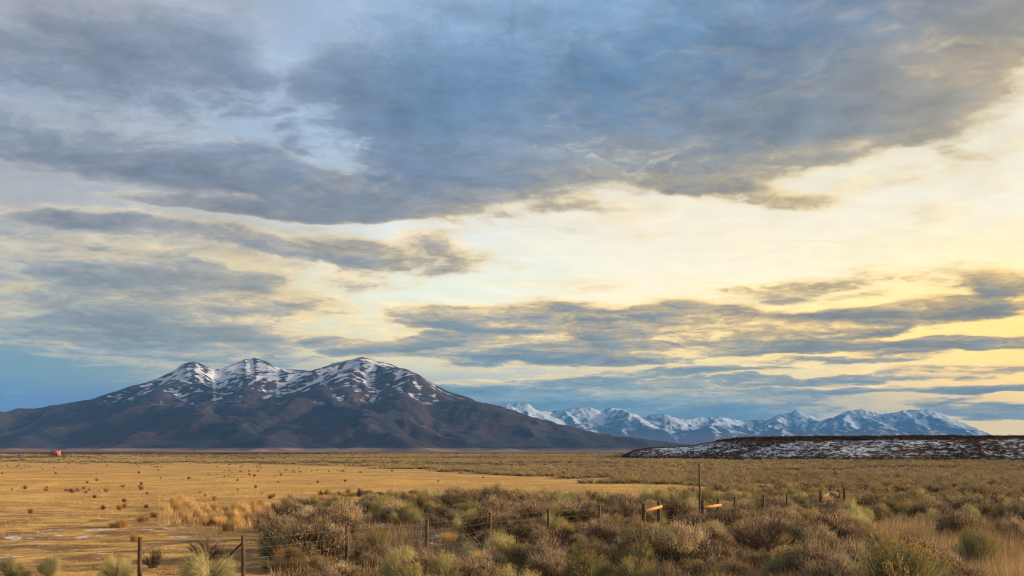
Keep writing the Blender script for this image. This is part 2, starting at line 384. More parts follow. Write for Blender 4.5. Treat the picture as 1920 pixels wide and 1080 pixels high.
# ------------------------------------------------------------------ mountains grown from a skeleton of ridges
def skeleton_height(X, Y, segs, rnd=38):
    H = np.full(X.shape, -1e9)
    for (x0, y0, z0, x1, y1, z1, k) in segs:
        # only the cells it can reach
        reach = max(z0, z1) / k + 50
        m = (X > min(x0, x1) - reach) & (X < max(x0, x1) + reach) & (Y > min(y0, y1) - reach) & (Y < max(y0, y1) + reach)
        if not m.any(): continue
        x, y = X[m], Y[m]
        ex, ey = x1 - x0, y1 - y0; L2 = ex * ex + ey * ey + 1e-6
        t = np.clip(((x - x0) * ex + (y - y0) * ey) / L2, 0, 1)
        d = np.hypot(x - x0 - t * ex, y - y0 - t * ey)
        d = np.sqrt(d * d + rnd * rnd) - rnd          # rounded crests
        h = z0 + (z1 - z0) * t - k * d * (1 - 0.25 * d / (reach))
        H[m] = np.maximum(H[m], h)
    return H
def spur(segs, x, y, z, a, fall, k, R, step, depth, foot, kids=(0.5, 0.9)):
    """one ridge running down from (x,y,z) in direction a, with side ridges"""
    n = 0
    while z > foot and n < 60:
        a += R.normal(0, 0.13); s = step * R.uniform(.8, 1.2)
        f = fall * R.uniform(.35, 1.65) * (0.55 + 0.45 * min(1, z / 350))
        nx, ny, nz = x + s * math.sin(a), y + s * math.cos(a), z - s * f
        segs.append((x, y, z, nx, ny, max(nz, -30), k)); x, y, z = nx, ny, nz; n += 1
        if depth > 0 and z > foot + 20 and R.random() < kids[0]:
            sd_ = 1 if n % 2 else -1
            spur(segs, x, y, z - 8, a + sd_ * R.uniform(.5, kids[1]), fall * R.uniform(1.1, 1.7), k * 1.05, R, step * .6, depth - 1, foot + 5, kids)
def hollow_of(H, it=3):
    B = H.copy()
    for _ in range(it):
        B = (np.roll(B, 1, 0) + np.roll(B, -1, 0) + np.roll(B, 1, 1) + np.roll(B, -1, 1) + B) / 5
    return B - H

SHAPE1 = ([-0.782, -0.6481, -0.5142, -0.4821, -0.4446, -0.4178, -0.3856, -0.3535, -0.3374, -0.3283, -0.3203, -0.308, -0.2989, -0.2919, -0.2785, -0.2689, -0.2582, -0.2464, -0.2357, -0.2196, -0.2009, -0.1918, -0.1794, -0.166, -0.151, -0.1393, -0.1232, -0.1071, -0.0937, -0.0777, -0.0643, -0.0428, -0.0161, 0.0161, 0.0482, 0.0857, 0.1285, 0.1768, 0.225], [1.998, 0.94, 0.756, 0.741, 0.785, 0.794, 0.894, 0.952, 0.981, 1.012, 1.03, 1.006, 0.961, 0.98, 1.057, 1.121, 1.14, 1.09, 1.032, 1.013, 1.003, 0.996, 1.012, 1.006, 1.023, 1.0, 1.0, 0.994, 0.974, 0.878, 0.838, 0.829, 0.756, 0.727, 0.584, 0.552, 0.543, 0.426, 0.207])
SHAPE2 = ([-0.075, -0.0321, -0.008, 0.0032, 0.0161, 0.0241, 0.0375, 0.0536, 0.067, 0.0777, 0.0911, 0.0991, 0.1098, 0.1205, 0.1285, 0.1527, 0.1607, 0.1928, 0.2062, 0.2357, 0.2571, 0.2705, 0.2839, 0.2973, 0.308, 0.3214, 0.3374, 0.3524, 0.3696, 0.383, 0.3964, 0.4167, 0.4285, 0.4499, 0.466, 0.4863, 0.5303], [0.919, 0.941, 0.927, 0.938, 0.959, 0.901, 0.927, 0.964, 0.943, 0.955, 0.915, 0.976, 0.986, 0.936, 0.975, 0.946, 0.909, 0.956, 0.985, 0.936, 0.926, 0.937, 0.963, 0.972, 0.909, 0.945, 0.95, 0.953, 0.924, 0.947, 0.951, 0.941, 0.939, 0.912, 0.898, 0.677, 0.058])
R = np.random.default_rng(21)
CREST = [(-500,795,10.5),(-250,785,10.0),(0,772,9.4),(60,766,9.3),(130,755,9.2),(180,745,9.2),(240,725,9.3),(300,706,9.4),(330,690,9.5),(347,681,9.5),(362,678,9.5),(385,685,9.6),
         (402,692,9.9),(415,690,10.2),(440,681,10.5),(458,674,10.5),(478,671,10.5),(500,677,10.4),(520,688,10.3),(550,693,10.2),(585,694,10.0),(602,689,9.6),(625,680,9.2),
         (650,676,9.0),(678,670,9.0),(700,675,9.0),(730,681,9.1),(760,691,9.2),(785,701,9.2),(815,720,9.3),(840,733,9.4),(880,745,9.6),(930,760,9.8),(990,778,10.0),(1050,796,10.2),(1120,811,10.4),(1200,822,10.6),(1290,833,10.8),(1380,842,11.0)]
pts = [(at(p, Y * 1000), Y * 1000, up(r, Y * 1000)) for p, r, Y in CREST]
segs = []
K1 = 0.42
for p, qn in zip(pts[:-1], pts[1:]): segs.append((*p, *qn, .62))
# spurs off the crest towards the plain and away from it
cum = 0; nxt = 0
for i, (p, qn) in enumerate(zip(pts[:-1], pts[1:])):
    L = math.hypot(qn[0] - p[0], qn[1] - p[1])
    n = max(1, int(L / 330))
    for j in range(n):
        t = (j + .5) / n
        x, y, z = [p[c] + (qn[c] - p[c]) * t for c in range(3)]
        if z < 60: continue
        lean = 0.0 if p[0] < -2500 else (0.35 if p[0] > -700 else 0.1)
        spur(segs, x, y, z - 10, math.pi + R.uniform(-.45, .45) - lean, 0.20 + .06 * R.random(), K1, R, 260, 2, 25)
        spur(segs, x, y, z - 12, R.uniform(-.5, .5), 0.32, K1, R, 350, 0, 60)
# foothill ridges that stand in front of the crest: peak pixel and distance (km), then spurs falling from them
for (chain, fall) in [
    ([(290,752,8.3),(330,733,8.2),(375,719,8.2),(410,724,8.1),(450,742,8.0),(480,768,7.8)], .22),
    ([(535,714,8.9),(560,724,8.6),(600,742,8.3),(650,762,8.0),(720,782,7.6)], .2),
    ([(535,714,8.9),(505,722,8.8),(470,738,8.7)], .25),
    ([(680,671,9.0),(705,690,8.8),(735,706,8.5),(770,722,8.3),(820,744,8.0),(880,768,7.8),(950,792,7.6)], .22),
    ([(640,700,8.6),(655,728,8.2),(690,752,7.9)], .25),
    ([(362,678,9.5),(345,700,9.0),(300,728,8.7),(240,752,8.3),(170,778,7.9)], .22),
    ([(478,671,10.5),(500,690,10.0),(540,700,9.5)], .3),
    ([(840,733,9.4),(900,758,9.0),(980,788,8.6),(1060,808,8.2)], .2),
    ([(130,755,9.2),(60,785,8.6),(-20,800,8.2)], .2)]:
    cp = [(at(p, Y * 1000), Y * 1000, up(r, Y * 1000)) for p, r, Y in chain]
    for p, qn in zip(cp[:-1], cp[1:]):
        segs.append((*p, *qn, .42))
        for sgn in (-1, 1):
            a0 = math.atan2(qn[0] - p[0], qn[1] - p[1])
            spur(segs, *[(p[c] + qn[c]) / 2 - (6 if c == 2 else 0) for c in range(3)], a0 + sgn * R.uniform(.6, 1.1), fall, .44, R, 200, 1, 20)
    spur(segs, *cp[-1], math.pi + R.uniform(-.3, .3), fall, .42, R, 220, 1, 20)
nx, ny = 820, 470
X, Y = np.meshgrid(np.linspace(-7600, 3400, nx), np.linspace(4700, 12300, ny))
wx = 90 * fbm(X / 700, Y / 700, 5, 1); wy = 90 * fbm(X / 700 + 9, Y / 700, 5, 2)
H = skeleton_height(X + wx, Y + wy, segs)
H = np.maximum(H, 0) + 0.0
# fine gullies running down the flanks
fold = ridged((X + 3 * wx) / 620 + 3, (Y + 3 * wy) / 1100, 3, 1) - .6
H = H + fold * 95 * sstep(H, 25, 140) * (1 - sstep(H, 330, 520))
gull = ridged((X + 2 * wx) / 260, (Y + 2 * wy) / 420, 5, 4) - .62
H = H + gull * 58 * sstep(H, 10, 160) * (1 - .75 * sstep(H, 380, 620)) + 7 * fbm(X / 60, Y / 60, 4, 5) * sstep(H, 20, 200)
# alluvial apron rising gently to the foot
apron = sstep(Y, 5000, 8200) * 52 * (0.8 + 0.6 * fbm(X / 1500, Y / 1500, 3, 6)) * (1 - sstep(X, 0, 3000))
bench = 9.5 * sstep(Y + 500 * fbm(X / 900, Y / 900, 4, 2), 4850, 5100) * (1 - sstep(X, -700, 900))
s_ = 14.0
H = s_ * np.log(np.exp(np.clip(H / s_, 0, 60)) + np.exp(np.clip((apron + bench) / s_, 0, 60))) - s_ * math.log(2)
H = H * np.interp(X / Y, *SHAPE1)          # fits the run of the crest
edge_ = np.minimum(sstep(X, -7600, -7100), 1 - sstep(X, 2600, 3350)) * sstep(Y, 4700, 4950)
H = H * edge_ - 1.5 * (1 - edge_)
mm, q, b = material('mountain_slopes')
pos = q.new('ShaderNodeNewGeometry').outputs['Position']
nrm = q.new('ShaderNodeNewGeometry').outputs['True Normal']
pz = q.sep(pos)[2]
hol = q.attr('hollow').outputs['Fac']
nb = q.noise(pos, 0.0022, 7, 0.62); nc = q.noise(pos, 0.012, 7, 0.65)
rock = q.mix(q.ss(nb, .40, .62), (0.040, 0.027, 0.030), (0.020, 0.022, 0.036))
rock = q.mix(q.m('MULTIPLY', q.ss(hol, -.6, -6), q.ss(nc, .35, .65)), rock, (0.088, 0.054, 0.046))  # tan on the ribs, colour lightened so the ridges look sunlit
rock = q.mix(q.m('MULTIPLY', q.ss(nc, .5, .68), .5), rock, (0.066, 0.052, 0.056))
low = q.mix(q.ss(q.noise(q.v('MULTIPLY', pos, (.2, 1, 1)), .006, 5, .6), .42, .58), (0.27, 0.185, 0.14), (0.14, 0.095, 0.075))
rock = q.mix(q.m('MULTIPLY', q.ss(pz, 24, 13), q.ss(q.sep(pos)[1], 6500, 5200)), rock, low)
# snow: high up, held in hollows, blown off the ribs
ns1 = q.noise(q.v('MULTIPLY', pos, (1, .6, 2.0)), 0.0034, 9, 0.68)
ns2 = q.noise(q.v('MULTIPLY', pos, (.5, .5, 3.0)), 0.022, 6, 0.6)
sm = q.m('ADD', q.ss(pz, 380, 800, -0.29, 0.21, 'LINEAR'), q.m('MULTIPLY', q.m('SUBTRACT', ns1, .5), 1.25))
sm = q.m('ADD', sm, q.m('MULTIPLY', q.m('SUBTRACT', ns2, .5), .5))
sm = q.m('ADD', sm, q.ss(hol, -3, 3, -.30, .24))
sx = q.sep(nrm)
sm = q.m('ADD', sm, q.m('MULTIPLY', sx[1], -.25))
snow = q.ss(sm, -.06, .20)
c = q.mix(q.m('MULTIPLY', snow, q.ss(pz, 300, 400)), rock, (0.50, 0.55, 0.66))
q.put(b.inputs['Base Color'], c)
bp = q.new('ShaderNodeBump'); bp.inputs['Strength'].default_value = .6; bp.inputs['Distance'].default_value = 14
q.put(bp.inputs['Height'], q.noise(pos, 0.02, 7, .65)); q.l.new(bp.outputs[0], b.inputs['Normal'])
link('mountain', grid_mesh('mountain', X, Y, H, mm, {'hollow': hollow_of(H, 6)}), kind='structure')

# ------------------------------------------------------------------ the snowy range far behind
CREST2 = [(820,790,22),(900,770,22),(945,757,22),(966,756,22),(990,757,22),(1005,768,22.3),(1030,772,22.6),(1060,768,22.5),(1085,764,22.5),(1105,763,22.6),(1130,770,22.8),(1145,764,22.8),(1165,767,23),(1185,775,23),(1200,780,23),(1245,776,23),(1260,781,23.2),
  (1320,783,23.5),(1345,782,23.5),(1400,788,24),(1440,786,24),(1465,776,24),(1490,769,24),(1515,778,24),(1535,788,24),(1560,783,23.6),(1590,770,23.4),(1618,767,23.4),(1650,775,23.2),(1675,774,23),(1700,769,23),(1738,767,23),(1760,773,23),(1800,790,23),(1830,802,23.2),(1868,818,23.5),(1950,842,24)]
pts = [(at(p, Y_ * 1000), Y_ * 1000, up(r, Y_ * 1000)) for p, r, Y_ in CREST2]
segs = []; R = np.random.default_rng(5)
for p, qn in zip(pts[:-1], pts[1:]):
    segs.append((*p, *qn, .6))
    L = math.hypot(qn[0] - p[0], qn[1] - p[1]); n = max(1, int(L / 420))
    for j in range(n):
        t = (j + R.random()) / n; x, y, z = [p[c] + (qn[c] - p[c]) * t for c in range(3)]
        spur(segs, x, y, z - 15, math.pi + R.uniform(-.7, .7), 0.26 + .12 * R.random(), .6, R, 330, 2, 60, (.55, 1.0))
        spur(segs, x, y, z - 20, R.uniform(-.5, .5), 0.4, .6, R, 500, 0, 200)
for (p, r, Y_) in [(1470,805,20),(1560,806,20.2),(1650,800,20),(1400,818,19.5),(1740,806,20),(1330,800,21)]:
    for a in (0, 1.2, 2.4, 3.5, 4.6, 5.5): spur(segs, at(p, Y_ * 1000), Y_ * 1000, up(r, Y_ * 1000), a, .2, .4, R, 300, 1, 20)
nx, ny = 800, 330
X, Y = np.meshgrid(np.linspace(-3200, 13500, nx), np.linspace(17600, 27000, ny))
wx = 160 * fbm(X / 900, Y / 900, 5, 3); wy = 160 * fbm(X / 900 + 9, Y / 900, 5, 4)
H = np.maximum(skeleton_height(X + wx, Y + wy, segs, 40), 0)
H = H + (ridged((X + wx * 2) / 620, (Y + wy * 2) / 760, 6, 2, .52) - .62) * 95 * sstep(H, 20, 500) + 40 * fbm(X / 120, Y / 120, 4, 5) * sstep(H, 50, 400)
H = H * np.interp(X / Y, *SHAPE2)
H = H + 40 * sstep(Y, 17600, 21000) * (1 - sstep(Y, 26000, 27000)) - 1
mf, q, b = material('far_range_rock_and_snow')
pos = q.new('ShaderNodeNewGeometry').outputs['Position']; nrm = q.sep(q.new('ShaderNodeNewGeometry').outputs['Normal'])
pz = q.sep(pos)[2]; hol = q.attr('hollow').outputs['Fac']
nb = q.noise(pos, 0.0042, 8, 0.70); nc = q.noise(pos, 0.0009, 5, .6)
rock = q.mix(q.ss(nc, .42, .6), (0.040, 0.048, 0.068), (0.07, 0.058, 0.06))
rock = q.mix(q.ss(pz, 420, 250), rock, (0.17, 0.095, 0.07))
sm = q.m('ADD', q.ss(pz, 200, 900, -.38, .30, 'LINEAR'), q.m('MULTIPLY', q.m('SUBTRACT', nb, .5), 1.9))
sm = q.m('ADD', sm, q.ss(hol, -16, 16, -.34, .34))
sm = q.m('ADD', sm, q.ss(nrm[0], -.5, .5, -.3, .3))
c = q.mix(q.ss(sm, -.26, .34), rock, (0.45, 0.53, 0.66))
q.put(b.inputs['Base Color'], c)
link('snowy_mountains', grid_mesh('snowy_mountains', X, Y, H, mf, {'hollow': hollow_of(H, 4)}), kind='structure')

# ------------------------------------------------------------------ the low bluff on the right
def bluff_h(x, y):
    """height of the bluff: toe about 320 m away, rim about 440 m"""
    px = 960 + x / np.maximum(y, 1) * F
    n = fbm(x / 60, y / 60, 4, 4); n2_ = fbm(x / 18, y / 18, 4, 2)
    toe = np.interp(x, [40, 70, 110, 170, 260, 600], [395, 370, 335, 305, 285, 250]) + 22 * n
    rim = np.interp(x, [40, 70, 110, 170, 260, 600], [395, 370, 335, 305, 285, 250]) + 66 + 34 * n
    xs = x * np.minimum(1, rim / np.maximum(y, 1))
    row = np.interp(960 + xs / rim * F, [1150, 1170, 1190, 1220, 1266, 1298, 1337, 1383, 1420, 1500, 1950, 3000], [875, 856, 845, 841, 840, 837, 829, 824, 822, 821, 820, 818])
    top = np.maximum(EYE + (HV - row) / F * rim, 0)
    t = np.clip((y - toe) / (rim - toe), 0, 1)
    prof = (t * t * (3 - 2 * t)) * .75 + .25 * np.clip(t * 1.1, 0, 1)
    # gullies cut in the face
    g_ = ridged(x / 46, y / 120, 3, 6)
    prof = prof * (1 - .30 * (1 - g_) * np.sin(np.pi * np.clip(t, 0, 1)))
    back = 1 - sstep(y, 1500, 2400)
    return top * prof * back + n2_ * .9 * sstep(t, .02, .3) * back - 0.7 * (1 - sstep(y, toe - 14, toe + 6))
X, Y = np.meshgrid(np.concatenate([np.linspace(20, 330, 420), np.linspace(336, 1500, 90)]), np.concatenate([np.linspace(230, 520, 260), np.linspace(530, 2500, 60)]))
H = bluff_h(X, Y); H = H - .8 * (1 - sstep(X, 22, 34)) - 1.5 * sstep(Y, 2350, 2500)
mb, q, b = material('bluff_soil_and_snow')
pos = q.new('ShaderNodeNewGeometry').outputs['Position']; pz = q.sep(pos)[2]
n1 = q.noise(pos, 0.035, 5, .6); n2 = q.noise(pos, 0.35, 6, .65)
sm = q.m('ADD', q.m('MULTIPLY', q.m('SUBTRACT', n1, .5), 1.6), q.m('MULTIPLY', q.m('SUBTRACT', n2, .5), 2.8))
band = q.m('MULTIPLY', q.ss(pz, .5, 1.6), q.ss(pz, 8.0, 6.6))
snow = q.m('MULTIPLY', q.ss(sm, -.02, .10), band)
c = q.mix(snow, q.mix(q.ss(n2, .4, .6), (0.075, 0.05, 0.035), (0.13, 0.085, 0.055)), (0.46, 0.53, 0.66))
q.put(b.inputs['Base Color'], c)
link('hill', grid_mesh('hill', X, Y, H, mb), kind='structure')

# ------------------------------------------------------------------ haze in the air
def box_mesh(name, x0, x1, y0, y1, z0, z1, mat=None):
    v = [(x, y, z) for z in (z0, z1) for y in (y0, y1) for x in (x0, x1)]
    f = [0, 2, 3, 1, 4, 5, 7, 6, 0, 1, 5, 4, 2, 6, 7, 3, 0, 4, 6, 2, 1, 3, 7, 5]
    return mesh_np(name, np.array(v), np.array(f), None, mat)
HAZE = 2.9e-5
mh = bpy.data.materials.new('haze_air'); mh.use_nodes = True; q = G(mh.node_tree); q.n.clear()
pv = q.new('ShaderNodeVolumePrincipled'); pv.inputs['Color'].default_value = (0.11, 0.40, 1.0, 1)
pv.inputs['Density'].default_value = HAZE; pv.inputs['Anisotropy'].default_value = 0.0
mo = q.new('ShaderNodeOutputMaterial'); q.l.new(pv.outputs[0], mo.inputs['Volume'])
link('haze', box_mesh('haze', -30200, 30200, -30200, 30200, -3, 1180, mh), kind='stuff')
# ------------------------------------------------------------------ plants
def blades(base, tip, width, R, bend=None, seg=2):
    """thin tapering strips from base to tip; returns verts, tri faces"""
    n = len(base)
    d = tip - base; L = np.linalg.norm(d, axis=1, keepdims=True) + 1e-9
    a = R.normal(size=(n, 3)); side = np.cross(d / L, a); side /= np.linalg.norm(side, axis=1, keepdims=True) + 1e-9
    w = np.broadcast_to(np.asarray(width).reshape(-1, 1) if np.ndim(width) else width, (n, 1))
    if seg == 1:
        v = np.stack([base - side * w / 2, base + side * w / 2, tip], 1)
        f = np.arange(n * 3).reshape(n, 3)
        return v.reshape(-1, 3), f
    mid = (base + tip) / 2 + (bend if bend is not None else 0)
    v = np.stack([base - side * w / 2, base + side * w / 2, mid - side * w * .42, mid + side * w * .42, tip], 1)
    o = (np.arange(n) * 5)[:, None]
    f = np.concatenate([o + [0, 1, 3], o + [0, 3, 2], o + [2, 3, 4]], 1).reshape(-1, 3)
    return v.reshape(-1, 3), f
class Geo:
    def __init__(s): s.v = []; s.f = []; s.m = []; s.n = 0
    def add(s, vf, mi=0):
        v, f = vf; s.v.append(v); s.f.append(f + s.n); s.m.append(np.full(len(f), mi)); s.n += len(v)
    def get(s): return np.concatenate(s.v), np.concatenate(s.f), np.concatenate(s.m)
    def mesh(s, name, mats, only=None):
        v, f, m = s.get()
        if only is not None:
            k = np.isin(m, only); f = f[k]; m = m[k]; used = np.unique(f); re = np.zeros(len(v), int); re[used] = np.arange(len(used)); v = v[used]; f = re[f]
        return mesh_np(name, v, f.reshape(-1), None, None, mats=mats, mat_idx=m, uniform=3)

def unit(a): return a / (np.linalg.norm(a, axis=-1, keepdims=True) + 1e-9)
def dome_dirs(n, R, low=0.0, up_=1.0):
    az_ = R.uniform(0, 2 * np.pi, n); z = R.uniform(low, up_, n); r = np.sqrt(np.clip(1 - z * z, 0, 1))
    return np.stack([r * np.cos(az_), r * np.sin(az_), z], 1)

def sagebrush_geo(R, n=2600, leaf=1.0, tall=1.0):
    """grey sagebrush about 1 m across: twisted stems, ragged clumps of fine twigs with small leaves"""
    g_ = Geo(); nc_ = 26
    cd = dome_dirs(nc_, R, 0.05, 1); cr = R.uniform(.26, .52, nc_)
    cc = cd * cr[:, None] * np.array([1, 1, .95 * tall]) + np.array([0, 0, .18])
    b0 = np.zeros((nc_, 3)) + R.normal(0, .03, (nc_, 3)) * [1, 1, 0] - [0, 0, .06]
    g_.add(blades(b0, cc, .030, R, R.normal(0, .05, (nc_, 3)) + [0, 0, -.05]), 0)
    k = n // 5; c = R.integers(0, nc_, k)
    st = b0[c] + (cc[c] - b0[c]) * R.uniform(.3, 1, (k, 1)); en = cc[c] + R.normal(0, .09, (k, 3)) + unit(cc[c]) * R.uniform(0, .12, (k, 1))
    g_.add(blades(st, en, .011, R, R.normal(0, .02, (k, 3))), 0)
    c = R.integers(0, nc_, n); sz = R.uniform(.09, .19, nc_)
    p = cc[c] + R.normal(0, 1, (n, 3)) * sz[c][:, None] * .62
    p[:, 2] = np.abs(p[:, 2])
    out = unit(unit(p - [0, 0, .05]) + R.normal(0, .45, (n, 3)) + [0, 0, .55])
    L = R.uniform(.04, .12, (n, 1))
    g_.add(blades(p, p + out * L, R.uniform(.006, .013, n) * leaf, R, seg=1), 1)
    m = int(n * 1.3); c = R.integers(0, n, m)
    lp = p[c] + out[c] * L[c] * R.uniform(.2, 1, (m, 1))
    ld = unit(out[c] + R.normal(0, .8, (m, 3)))
    g_.add(blades(lp, lp + ld * R.uniform(.02, .05, (m, 1)), .020 * leaf, R, seg=1), 1)
    # old seed heads standing just above the leaves
    m = n // 3; c = R.integers(0, nc_, m)
    p = cc[c] + R.normal(0, .06, (m, 3)); o = unit(unit(cc[c]) * .6 + R.normal(0, .18, (m, 3)) + [0, 0, .9])
    g_.add(blades(p, p + o * R.uniform(.07, .16, (m, 1)), .012 * leaf, R, seg=1), 2)
    return g_
def rabbitbrush_geo(R, n=1500, w=1.0):
    """broom-like brush: hundreds of thin pale green stems fanning from the base, tan heads on top"""
    g_ = Geo()
    nl = R.integers(9, 14); lob = dome_dirs(nl, R, .12, 1); ll = R.uniform(.42, .68, nl); wl = R.uniform(.16, .30, nl); c = R.integers(0, nl, n)
    d = unit(lob[c] + R.normal(0, 1, (n, 3)) * wl[c][:, None]); d[:, 2] = np.abs(d[:, 2])
    rad_ = ll[c] * R.uniform(.80, 1.08, n)
    base = lob[c] * [.14, .14, 0] + R.normal(0, .04, (n, 3)) * [1, 1, 0]
    tip = base + d * rad_[:, None] * [.9, .9, 1.1] + [0, 0, .06]
    st = base + (tip - base) * R.uniform(.0, .55, (n, 1)); 
    g_.add(blades(st, tip, .0085 * w, R, np.array([0, 0, .035]) + R.normal(0, .012, (n, 3))), 1)
    m = n * 2; c = R.integers(0, n, m); p = st[c] + (tip[c] - st[c]) * R.uniform(.35, .95, (m, 1))
    o = unit(unit(tip[c]) + R.normal(0, .28, (m, 3)) + [0, 0, .4])
    g_.add(blades(p, p + o * R.uniform(.07, .16, (m, 1)), .0065 * w, R, seg=1), 1)
    m = n // 3; c = np.argsort(-(d[:, 2] + R.normal(0, .25, n)))[:m]
    for _ in range(4):
        o = unit(unit(tip[c]) + R.normal(0, .6, (m, 3)))
        g_.add(blades(tip[c], tip[c] + o * R.uniform(.015, .04, (m, 1)), .013 * w, R, seg=1), 2)
    m = 26; e = dome_dirs(m, R, .1, .9) * .3
    g_.add(blades(np.zeros((m, 3)) - [0, 0, .05], e, .016, R, R.normal(0, .02, (m, 3))), 0)
    return g_
def greasewood_geo(R, n=1500):
    """dark leafless brush: a mass of upright dark twigs, open at the edge"""
    g_ = Geo(); ns = 34
    d = dome_dirs(ns, R, .25, 1); L = R.uniform(.35, .6, ns)[:, None]
    b0 = R.normal(0, .07, (ns, 3)) * [1, 1, 0] - [0, 0, .05]; t = d * L + [0, 0, .08]
    g_.add(blades(b0, t, .022, R, R.normal(0, .04, (ns, 3))), 0)
    c = R.integers(0, ns, n // 3); u = R.uniform(.25, 1, (len(c), 1)); p = b0[c] + (t[c] - b0[c]) * u
    o = unit(unit(t[c]) + R.normal(0, .4, (len(c), 3)) + [0, 0, .3]); e = p + o * R.uniform(.12, .26, (len(c), 1))
    g_.add(blades(p, e, .010, R, R.normal(0, .015, (len(c), 3))), 0)
    c = R.integers(0, len(p), n); q0 = p[c] + (e[c] - p[c]) * R.uniform(.3, 1, (n, 1))
    o = unit(unit(q0) + R.normal(0, .55, (n, 3)) + [0, 0, .35])
    g_.add(blades(q0, q0 + o * R.uniform(.05, .16, (n, 1)), .006, R, seg=1), 1)
    return g_
def tuft_geo(R, n=520, spread=.20, w=.009):
    """bunch grass about 1 m high: dead blades fanning up"""
    g_ = Geo(); a = R.uniform(0, 2 * np.pi, n); r = np.sqrt(R.random(n))
    base = np.stack([r * np.cos(a) * .2, r * np.sin(a) * .2, np.zeros(n) - .03], 1)
    h = R.uniform(.5, 1.0, n) * (1.02 - .25 * r)
    tip = base + np.stack([np.cos(a) * r * spread + R.normal(0, .05, n), np.sin(a) * r * spread + R.normal(0, .05, n), h], 1)
    wild = R.random(n) < .18; tip[wild] = base[wild] + (tip[wild] - base[wild]) * R.uniform(.3, 1.15, (wild.sum(), 1)) + R.normal(0, .16, (wild.sum(), 3)) * [1, 1, .2]
    g_.add(blades(base, tip, w, R, np.stack([-np.cos(a) * r * .05, -np.sin(a) * r * .05, np.full(n, .06)], 1)), 0)
    return g_

def plant_mat(name, cols, vary=.25, rough=.85, trans=0.25):
    """cols: two real colours; each plant takes its own mix, each twig differs a little"""
    m, q, b = material(name, rough, .05)
    oi = q.new('ShaderNodeObjectInfo'); pos = q.new('ShaderNodeNewGeometry').outputs['Position']
    f = q.m('ADD', q.m('MULTIPLY', oi.outputs['Random'], .65), q.m('MULTIPLY', q.noise(pos, 9.0, 2, .6), .6))
    c = q.mix(q.ss(f, .2, .95), cols[0], cols[1])
    own = q.m('ADD', .60, q.m('MULTIPLY', q.m('FRACT', q.m('MULTIPLY', oi.outputs['Random'], 23.7)), .72))
    c = q.v('SCALE', c, scale=own)
    v = q.m('ADD', 1 - vary, q.m('MULTIPLY', q.noise(pos, 60.0, 1, .5), 2 * vary))
    q.put(b.inputs['Base Color'], q.v('SCALE', c, scale=v))
    if trans:
        t = q.new('ShaderNodeBsdfTranslucent'); q.put(t.inputs[0], q.v('SCALE', c, scale=v))
        ms = q.new('ShaderNodeMixShader'); ms.inputs[0].default_value = trans
        out = q.n['Material Output']; q.l.new(b.outputs[0], ms.inputs[1]); q.l.new(t.outputs[0], ms.inputs[2]); q.l.new(ms.outputs[0], out.inputs[0])
    return m
M = {
 'bark': plant_mat('sage_bark', ((0.085, 0.06, 0.045), (0.16, 0.12, 0.09)), trans=0),
 'sage': plant_mat('sage_twigs', ((0.12, 0.09, 0.068), (0.43, 0.34, 0.23))),
 'sageh': plant_mat('sage_heads', ((0.52, 0.36, 0.18), (0.72, 0.53, 0.29))),  # seed heads, colour brightened to give the shrubs warm lit tops
 'rab': plant_mat('rabbitbrush_stems', ((0.24, 0.23, 0.115), (0.54, 0.49, 0.27))),
 'rabh': plant_mat('rabbitbrush_heads', ((0.55, 0.35, 0.10), (0.42, 0.36, 0.12))),
 'grs': plant_mat('greasewood_bark', ((0.06, 0.042, 0.036), (0.12, 0.08, 0.06)), trans=0),
 'grt': plant_mat('greasewood_twigs', ((0.085, 0.062, 0.05), (0.15, 0.105, 0.08)), trans=.1),
 'tuft': plant_mat('bunch_grass_blades', ((0.50, 0.32, 0.13), (0.70, 0.48, 0.22))),
 'rust': plant_mat('rusty_grass_blades', ((0.26, 0.125, 0.055), (0.36, 0.19, 0.08))),
}
def lod(fn, k, seed, mats, only=None, **kw):
    return [fn(np.random.default_rng(seed + i), **kw) for i in range(k)]
KIND = {}
KIND['sagebrush'] = (lod(sagebrush_geo, 5, 100, 0), [M['bark'], M['sage'], M['sageh']], ('stems', 'foliage'), 1.15)
KIND['rabbitbrush'] = (lod(rabbitbrush_geo, 4, 200, 0), [M['grs'], M['rab'], M['rabh']], ('stems', 'foliage'), 1.15)
KIND['greasewood'] = (lod(greasewood_geo, 4, 300, 0), [M['grs'], M['grt']], ('stems', 'twigs'), 1.15)
KIND['grass_tuft'] = (lod(tuft_geo, 4, 400, 0), [M['tuft']], None, .62)
for k, (geos, mats, parts, wd) in list(KIND.items()):
    whole = [g_.mesh(k, mats) for g_ in geos]
    split = [[g_.mesh(parts[0], mats, (0,)), g_.mesh(parts[1], mats, (1, 2))] for g_ in geos] if parts else None
    KIND[k] = (whole, split, parts, wd)
CAT = {'sagebrush': 'sagebrush', 'rabbitbrush': 'rabbitbrush', 'greasewood': 'greasewood', 'grass_tuft': 'grass tuft'}
COUNT = {k: 0 for k in KIND}; HN = {'sagebrush': .85, 'rabbitbrush': .72, 'greasewood': .85, 'grass_tuft': 1.0}
PR = random.Random(3)
